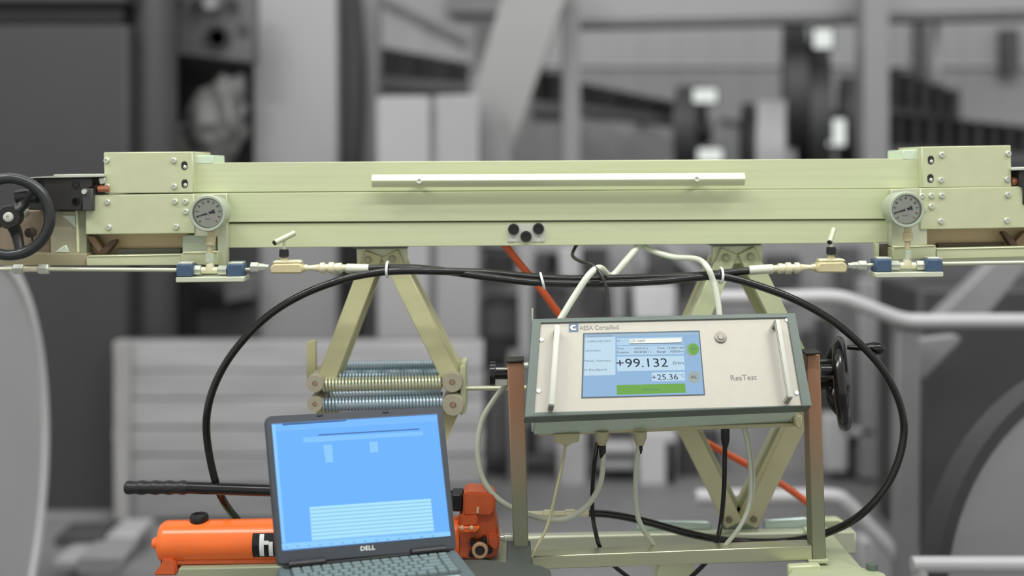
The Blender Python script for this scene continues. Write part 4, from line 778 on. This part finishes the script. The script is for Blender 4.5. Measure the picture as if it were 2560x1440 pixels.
cable('grey cable with black plug below the third connector', [(1598, 1106, 2.37), (1590, 1180, 2.37), (1590, 1260, 2.375), (1602, 1312, 2.38), (1640, 1370, 2.41)], 6.5, CABLEG, plug=(1600, 1104, 30, 7, BLACK))
cable('black mains lead with moulded plug hanging behind the crossbar', [(1812, 1076, 2.38), (1812, 1130, 2.38), (1810, 1220, 2.38), (1803, 1300, 2.39), (1790, 1362, 2.42), (1770, 1400, 2.44), (1720, 1450, 2.46)], 6, HOSE, plug=(1813, 1070, 48, 11, BLACK))
cable('pale grey cable hanging nearest the right post', [(1858, 1066, 2.38), (1870, 1120, 2.38), (1876, 1190, 2.38), (1872, 1260, 2.38), (1850, 1316, 2.38), (1806, 1372, 2.39)], 5.5, CABLEG)
cable('thin pale cable running beside the pale grey one', [(1862, 1062, 2.40), (1878, 1120, 2.40), (1885, 1190, 2.40), (1880, 1250, 2.40), (1868, 1290, 2.42)], 3.5, CABLEG)

# ---- hand pump
c = T('hand_pump', 'orange hydraulic hand pump with black lever behind the laptop', 'hand pump', P(700, 1420, 2.45)); Y = 2.45
a, b = P(404, 1354, Y), P(1150, 1342, Y); L = (b - a).length; q = R(52, Y)
bm = B(); lathe(bm, a, b - a, [(0, q * .86), (.006, q * .96), (.014, q), (L, q)], 48); mk('reservoir', bm, ORANGE, c)
bm = B(); lathe(bm, P(412, 1357, Y), (-1, 0, -.02), [(-.01, R(16, Y)), (R(24, Y), R(15, Y)), (R(30, Y), R(11, Y))], 18); mk('end_plug', bm, ORANGE, c)
bm = B(); pr(bm, [(404, 1392), (436, 1400), (441, 1424), (441, 1440), (380, 1440), (388, 1428), (404, 1418)], 2.405, .09, bev=.004, seg=2); mk('foot', bm, ORANGED, c)
bm = B(); pr(bm, [(430, 1396), (1150, 1384), (1150, 1410), (436, 1416)], 2.415, .08, bev=.005, seg=2); mk('base_skirt', bm, ORANGED, c)
bm = B(); lathe(bm, P(498, 1308, Y), (0, 0, 1), [(0, R(20, Y)), (R(6, Y), R(23, Y)), (R(18, Y), R(23, Y)), (R(23, Y), R(20, Y)), (R(23, Y), R(14, Y)), (R(20, Y), R(13, Y))], 28); mk('filler_cap', bm, BLACK, c, label='black filler cap')
# label wrapped on the reservoir
ax = (b - a).normalized(); zz = ax.cross(Vector((0, -1, 0))).normalized()
if zz.z < 0: zz = -zz
yy = Vector((0, -1, 0))
def wrap(u0, u1, a0, a1, rr, n=12):
    bm = B(); g0 = []
    for k in range(n + 1):
        an = math.radians(a0 + (a1 - a0) * k / n); d = yy * math.cos(an) + zz * math.sin(an); g0.append((bm.verts.new(a + ax * u0 + d * rr), bm.verts.new(a + ax * u1 + d * rr)))
    for k in range(n): bm.faces.new((g0[k][0], g0[k][1], g0[k + 1][1], g0[k + 1][0]))
    return bm
s_ = R(1, Y); u0 = R(642 - 404, Y)
lb = mk('label', wrap(u0, u0 + R(150, Y), -32, 36, q + .0008), BLACKG, c, label='black label')
WH = mat('label_white', (232, 236, 228), .5)
mk('lettering', wrap(u0 + R(18, Y), u0 + R(29, Y), -27, 33, q + .0013), WH, lb); mk('lettering', wrap(u0 + R(29, Y), u0 + R(41, Y), 6, 16, q + .0013, 4), WH, lb); mk('lettering', wrap(u0 + R(41, Y), u0 + R(51, Y), -27, 13, q + .0013, 8), WH, lb)
# lever
A_, B_ = P(470, 1219, 2.44), P(1150, 1242, 2.45)
bm = B(); cyl(bm, A_, B_, R(15, 2.44), seg=18); mk('lever', bm, BLACKG, c)
pts = []; A0 = P(312, 1219, 2.44); L = (A_ - A0).length
prof = [(0, 10), (.02, 15), (.06, 17)] + [(t / 100, 16.5 + 1.4 * math.sin(t / 100 * 2 * math.pi * 4.6)) for t in range(10, 97, 3)] + [(.98, 15.5), (1, 14)]
bm = B(); lathe(bm, A0, A_ - A0, [(t * L, R(r_, 2.44)) for t, r_ in prof], 20); mk('grip', bm, BLACK, c, label='ribbed black grip')
# pump head
bm = B(); pr(bm, [(1158, 1236), (1164, 1230), (1216, 1232), (1238, 1242), (1240, 1262), (1236, 1278), (1228, 1290), (1158, 1290)], 2.40, .07, bev=.004, seg=2); hd = mk('lever_head', bm, ORANGED, c)
bm = B(); pr(bm, [(1150, 1284), (1236, 1280), (1240, 1310), (1246, 1330), (1248, 1378), (1236, 1396), (1180, 1400), (1144, 1396), (1142, 1320)], 2.41, .08, bev=.005, seg=2); mk('pump_block', bm, ORANGED, c)
bm = B(); pr(bm, [(1152, 1290), (1196, 1288), (1194, 1314), (1148, 1318)], 2.396, .03, bev=.003, seg=2); mk('valve_boss', bm, ORANGED, c)
bm = B(); pr(bm, [(1216, 1338), (1246, 1336), (1250, 1350), (1248, 1376), (1220, 1378)], 2.395, .05, bev=.005, seg=2); mk('outlet_boss', bm, ORANGED, c)
bm = B(); pr(bm, [(1128, 1236), (1158, 1236), (1156, 1280), (1130, 1280)], 2.42, .05, bev=.003); mk('lever_socket', bm, BLACK, c)
bm = B(); pr(bm, [(1141, 1318), (1200, 1317), (1196, 1326), (1188, 1332), (1150, 1333)], 2.39, .02, bev=.002); ll = mk('valve_ledge', bm, ORANGE, c)
for x in (1155, 1179):
    bm = B(); lathe(bm, P(x, 1320, 2.388), (0, -.6, .8), [(0, R(6, 2.39)), (.004, R(5, 2.39)), (.006, R(2, 2.39))], 12); mk('ledge_screw', bm, mat('screw_cream', (236, 206, 160), .3, .3), ll)
bm = B(); cyl(bm, P(1195, 1268, 2.396), P(1194, 1282, 2.396), R(3.5, 2.39), seg=10); mk('split_pin', bm, mat('screw_cream', (236, 206, 160), .3, .3), c)
bm = B(); o = P(1200, 1375, 2.385)
prof = []
for k in range(40):
    t = 2 * math.pi * k / 40; rr = R(26 + 7 * math.cos(5 * t + .5), 2.385); prof.append(o + Vector((math.cos(t) * rr, 0, math.sin(t) * rr)))
prism3(bm, prof, Vector((0, .02, 0)), .001); sk = mk('release_knob', bm, BLACKG, c, label='black star release knob')
bm = B(); lathe(bm, o, (0, -1, 0), [(-.002, R(21, 2.385)), (.005, R(20, 2.385)), (.007, R(18, 2.385)), (.007, R(13, 2.385)), (.002, R(12, 2.385))], 28); mk('knob_ring', bm, mat('knob_ring', (196, 158, 122), .35, .2), sk, label='tan knob ring')
bm = B(); lathe(bm, o + Vector((0, -.001, 0)), (0, -1, 0), [(0, R(12, 2.385)), (.004, R(10, 2.385)), (.004, R(6, 2.385))], 18); mk('knob_core', bm, BLACK, sk)
bm = B(); lathe(bm, P(1250, 1344, 2.45), (1, 0, 0), [(0, R(8, 2.45)), (R(10, 2.45), R(8, 2.45)), (R(11, 2.45), R(12, 2.45)), (R(30, 2.45), R(12, 2.45)), (R(31, 2.45), R(7, 2.45)), (R(60, 2.45), R(7, 2.45))], 12); mk('outlet_fitting', bm, STEEL, c)

# ---- laptop
ps, th = math.radians(17.4), math.radians(30)
r_ = Vector((math.cos(ps), math.sin(ps), 0)); nh = Vector((math.sin(ps), -math.cos(ps), 0)); up = math.cos(th) * Vector((0, 0, 1)) - math.sin(th) * nh
ln = r_.cross(up).normalized()
LP = Pl(P(901, 1210, 2.2), ln)
hb = LP.hit(918, 1392)
c = T('laptop', 'open charcoal laptop with bright blue screen in front of the pump', 'laptop', Vector((hb.x, hb.y - .1, hb.z - .03)))
lid = [(672, 1040), (1098, 1016), (1108, 1022), (1141, 1366), (1136, 1374), (700, 1412), (692, 1406), (662, 1050)]
bm = B(); pr(bm, lid, LP, .016, bev=.002, seg=2); ld = mk('lid', bm, LAP, c)
bm = B(); pr(bm, [(677, 1058), (1094, 1033), (1128, 1341), (704.5, 1380)], LP, .001, off=.0004); mk('screen_rim', bm, mat('screen_rim', (52, 74, 108), .4), ld)
def ls(name, px, rgb, off=.0012):
    bm = B(); pr(bm, px, LP, .0004, off=off); return mk(name, bm, mat('lap_' + name, rgb, emit=1.0), sn if name != 'screen' else ld)
sn = None
sn = ls('screen', [(679.5, 1060.5), (1092, 1036), (1125.5, 1339), (706.5, 1376)], (110, 180, 255), .0010)
def lz(*q): return [(280 + x / 2.56, 1020 + y / 2.56) for x, y in q]
ls('top_bar', lz((1025, 108), (2078, 48), (2080, 84), (1030, 150)), (122, 188, 255))
ls('left_bar', lz((1022, 108), (1044, 106), (1110, 860), (1088, 862)), (140, 204, 255), .0014)
ls('task_bar', lz((1086, 868), (2164, 790), (2168, 818), (1090, 908)), (142, 206, 255), .0014)
ls('dark_line', lz((1320, 169), (1966, 131), (1967, 138), (1320, 177)), (76, 116, 172), .0016)
ls('title_line', lz((1090, 100), (1500, 76), (1500, 84), (1092, 112)), (70, 108, 160), .0016)
ls('pale_band', lz((1222, 188), (1992, 150), (1992, 174), (1226, 222)), (132, 196, 255), .0014)
ls('pale_field', lz((1352, 238), (1408, 234), (1416, 346), (1370, 350)), (140, 202, 255), .0014)
ls('pale_field', lz((1648, 218), (1700, 214), (1704, 280), (1650, 286)), (138, 200, 255), .0014)
n = 9
for k in range(n):
    t0, t1 = k / n, (k + .62) / n
    def le(a, b, t): return (a[0] + (b[0] - a[0]) * t, a[1] + (b[1] - a[1]) * t)
    TL, TR, BR, BL = (1264, 634), (2040, 580), (2062, 790), (1280, 852)
    ls('table_row', lz(le(TL, BL, t0), le(TR, BR, t0), le(TR, BR, t1), le(TL, BL, t1)), (172, 230, 255), .0016)
TL, TR, BR, BL = (1264, 634), (2040, 580), (2062, 790), (1280, 852)
ls('table_ground', lz(TL, TR, BR, BL), (146, 204, 240), .0014)
bm = B()
for k in range(14):
    x = 1110 + k * 72; y = 888 - k * 5.5; pr(bm, lz((x, y), (x + 14, y - 1), (x + 14, y + 6), (x, y + 7)), LP, .0003, off=.0018)
mk('task_icons', bm, mat('lap_icons', (100, 160, 226), emit=1.0), sn)
text('lettering', 'DELL', LP, 902, 1377, 938, 1373.6, 11, WH, ld)
for x, y in ((800, 1037), (965, 1029)):
    bm = B(); pr(bm, rect(x - 7, y - 3, x + 7, y + 3, .8), LP, .003, off=.002, bev=.0006); mk('lid_latch', bm, BLACK, ld)
# base
dw = (LP.hit(1140, 1374) - LP.hit(692, 1412)).length / 2 + .001
hc = (LP.hit(1140, 1374) + LP.hit(692, 1412)) / 2; zt = hc.z - .004
def bp(u, v, z=0.): return Vector((hc.x, hc.y, zt)) + r_ * u + nh * v + Vector((0, 0, z))        # u to the right, v towards the typist
TH = max(.02, zt - .9845)
bm = B(); pts = [bp(-dw + .01, -.012), bp(dw - .01, -.012), bp(dw, 0), bp(dw, .255), bp(dw - .02, .268), bp(-dw + .02, .268), bp(-dw, .255), bp(-dw, 0)]
prism3(bm, pts, Vector((0, 0, -TH)), .003, 2); bs = mk('base', bm, LAPG, c)
bm = B(); prism3(bm, [bp(-dw + .022, .014, .0006), bp(dw - .022, .014, .0006), bp(dw - .022, .122, .0006), bp(-dw + .022, .122, .0006)], Vector((0, 0, -.002))); mk('keyboard_well', bm, mat('key_well', (46, 54, 56), .5), bs)
W_ = 2 * dw - .048; rows = 6; kh = .1015 / rows
kme = {}
for rr in range(rows):
    widths = {0: [1] * 16, 1: [1] * 13 + [1.8, 1.1], 2: [1.5] + [1] * 12 + [1.4, 1.1], 3: [1.75] + [1] * 11 + [2.1, 1.1], 4: [2.2] + [1] * 10 + [1.7, 1, 1.1], 5: [1.2, 1, 1, 1, 5.2, 1, 1, 1.1, 1, 1, 1.1]}[rr]
    tot = sum(widths); x = -W_ / 2; v0 = .0165 + rr * kh
    for w0 in widths:
        w_ = w0 / tot * W_; kk = round(w_, 5); g_ = .0011
        if kk not in kme:
            bm = B(); A4 = [r_ * g_ + nh * g_, r_ * (w_ - g_) + nh * g_, r_ * (w_ - g_) + nh * (kh - g_), r_ * g_ + nh * (kh - g_)]
            cen = sum(A4, Vector()) / 4; lo = [bm.verts.new(p) for p in A4]; hi = [bm.verts.new(cen + (p - cen) * .86 + Vector((0, 0, .0042))) for p in A4]
            bm.faces.new(hi); bm.faces.new(lo[::-1])
            for k in range(4): bm.faces.new((lo[k], lo[(k + 1) % 4], hi[(k + 1) % 4], hi[k]))
            bmesh.ops.recalc_face_normals(bm, faces=bm.faces); me = D.meshes.new('key'); bm.to_mesh(me); bm.free(); me.materials.append(KEY); kme[kk] = me
        o = D.objects.new('key', kme[kk]); COL.objects.link(o); o.parent = bs; o.location = bp(x, v0, .0006) - root_off(c); x += w_
bm = B(); prism3(bm, [bp(dw - .085, .135, .0002), bp(dw - .03, .135, .0002), bp(dw - .03, .165, .0002), bp(dw - .085, .165, .0002)], Vector((0, 0, .0004))); mk('sticker', bm, mat('sticker', (206, 222, 210), .4), bs)
bm = B(); prism3(bm, [bp(-dw + .014, -.006, .0), bp(dw - .014, -.006, .0), bp(dw - .014, .007, .0), bp(-dw + .014, .007, .0)], Vector((0, 0, .0045)), .001); mk('hinge_bar', bm, BLACK, bs, label='black hinge bar')
for u in (-.115, .115):
    bm = B(); lathe(bm, bp(u - .034, .002, .004), r_, [(0, .0075), (.001, .0085), (.067, .0085), (.068, .0075)], 18); mk('hinge', bm, BLACKG, c)
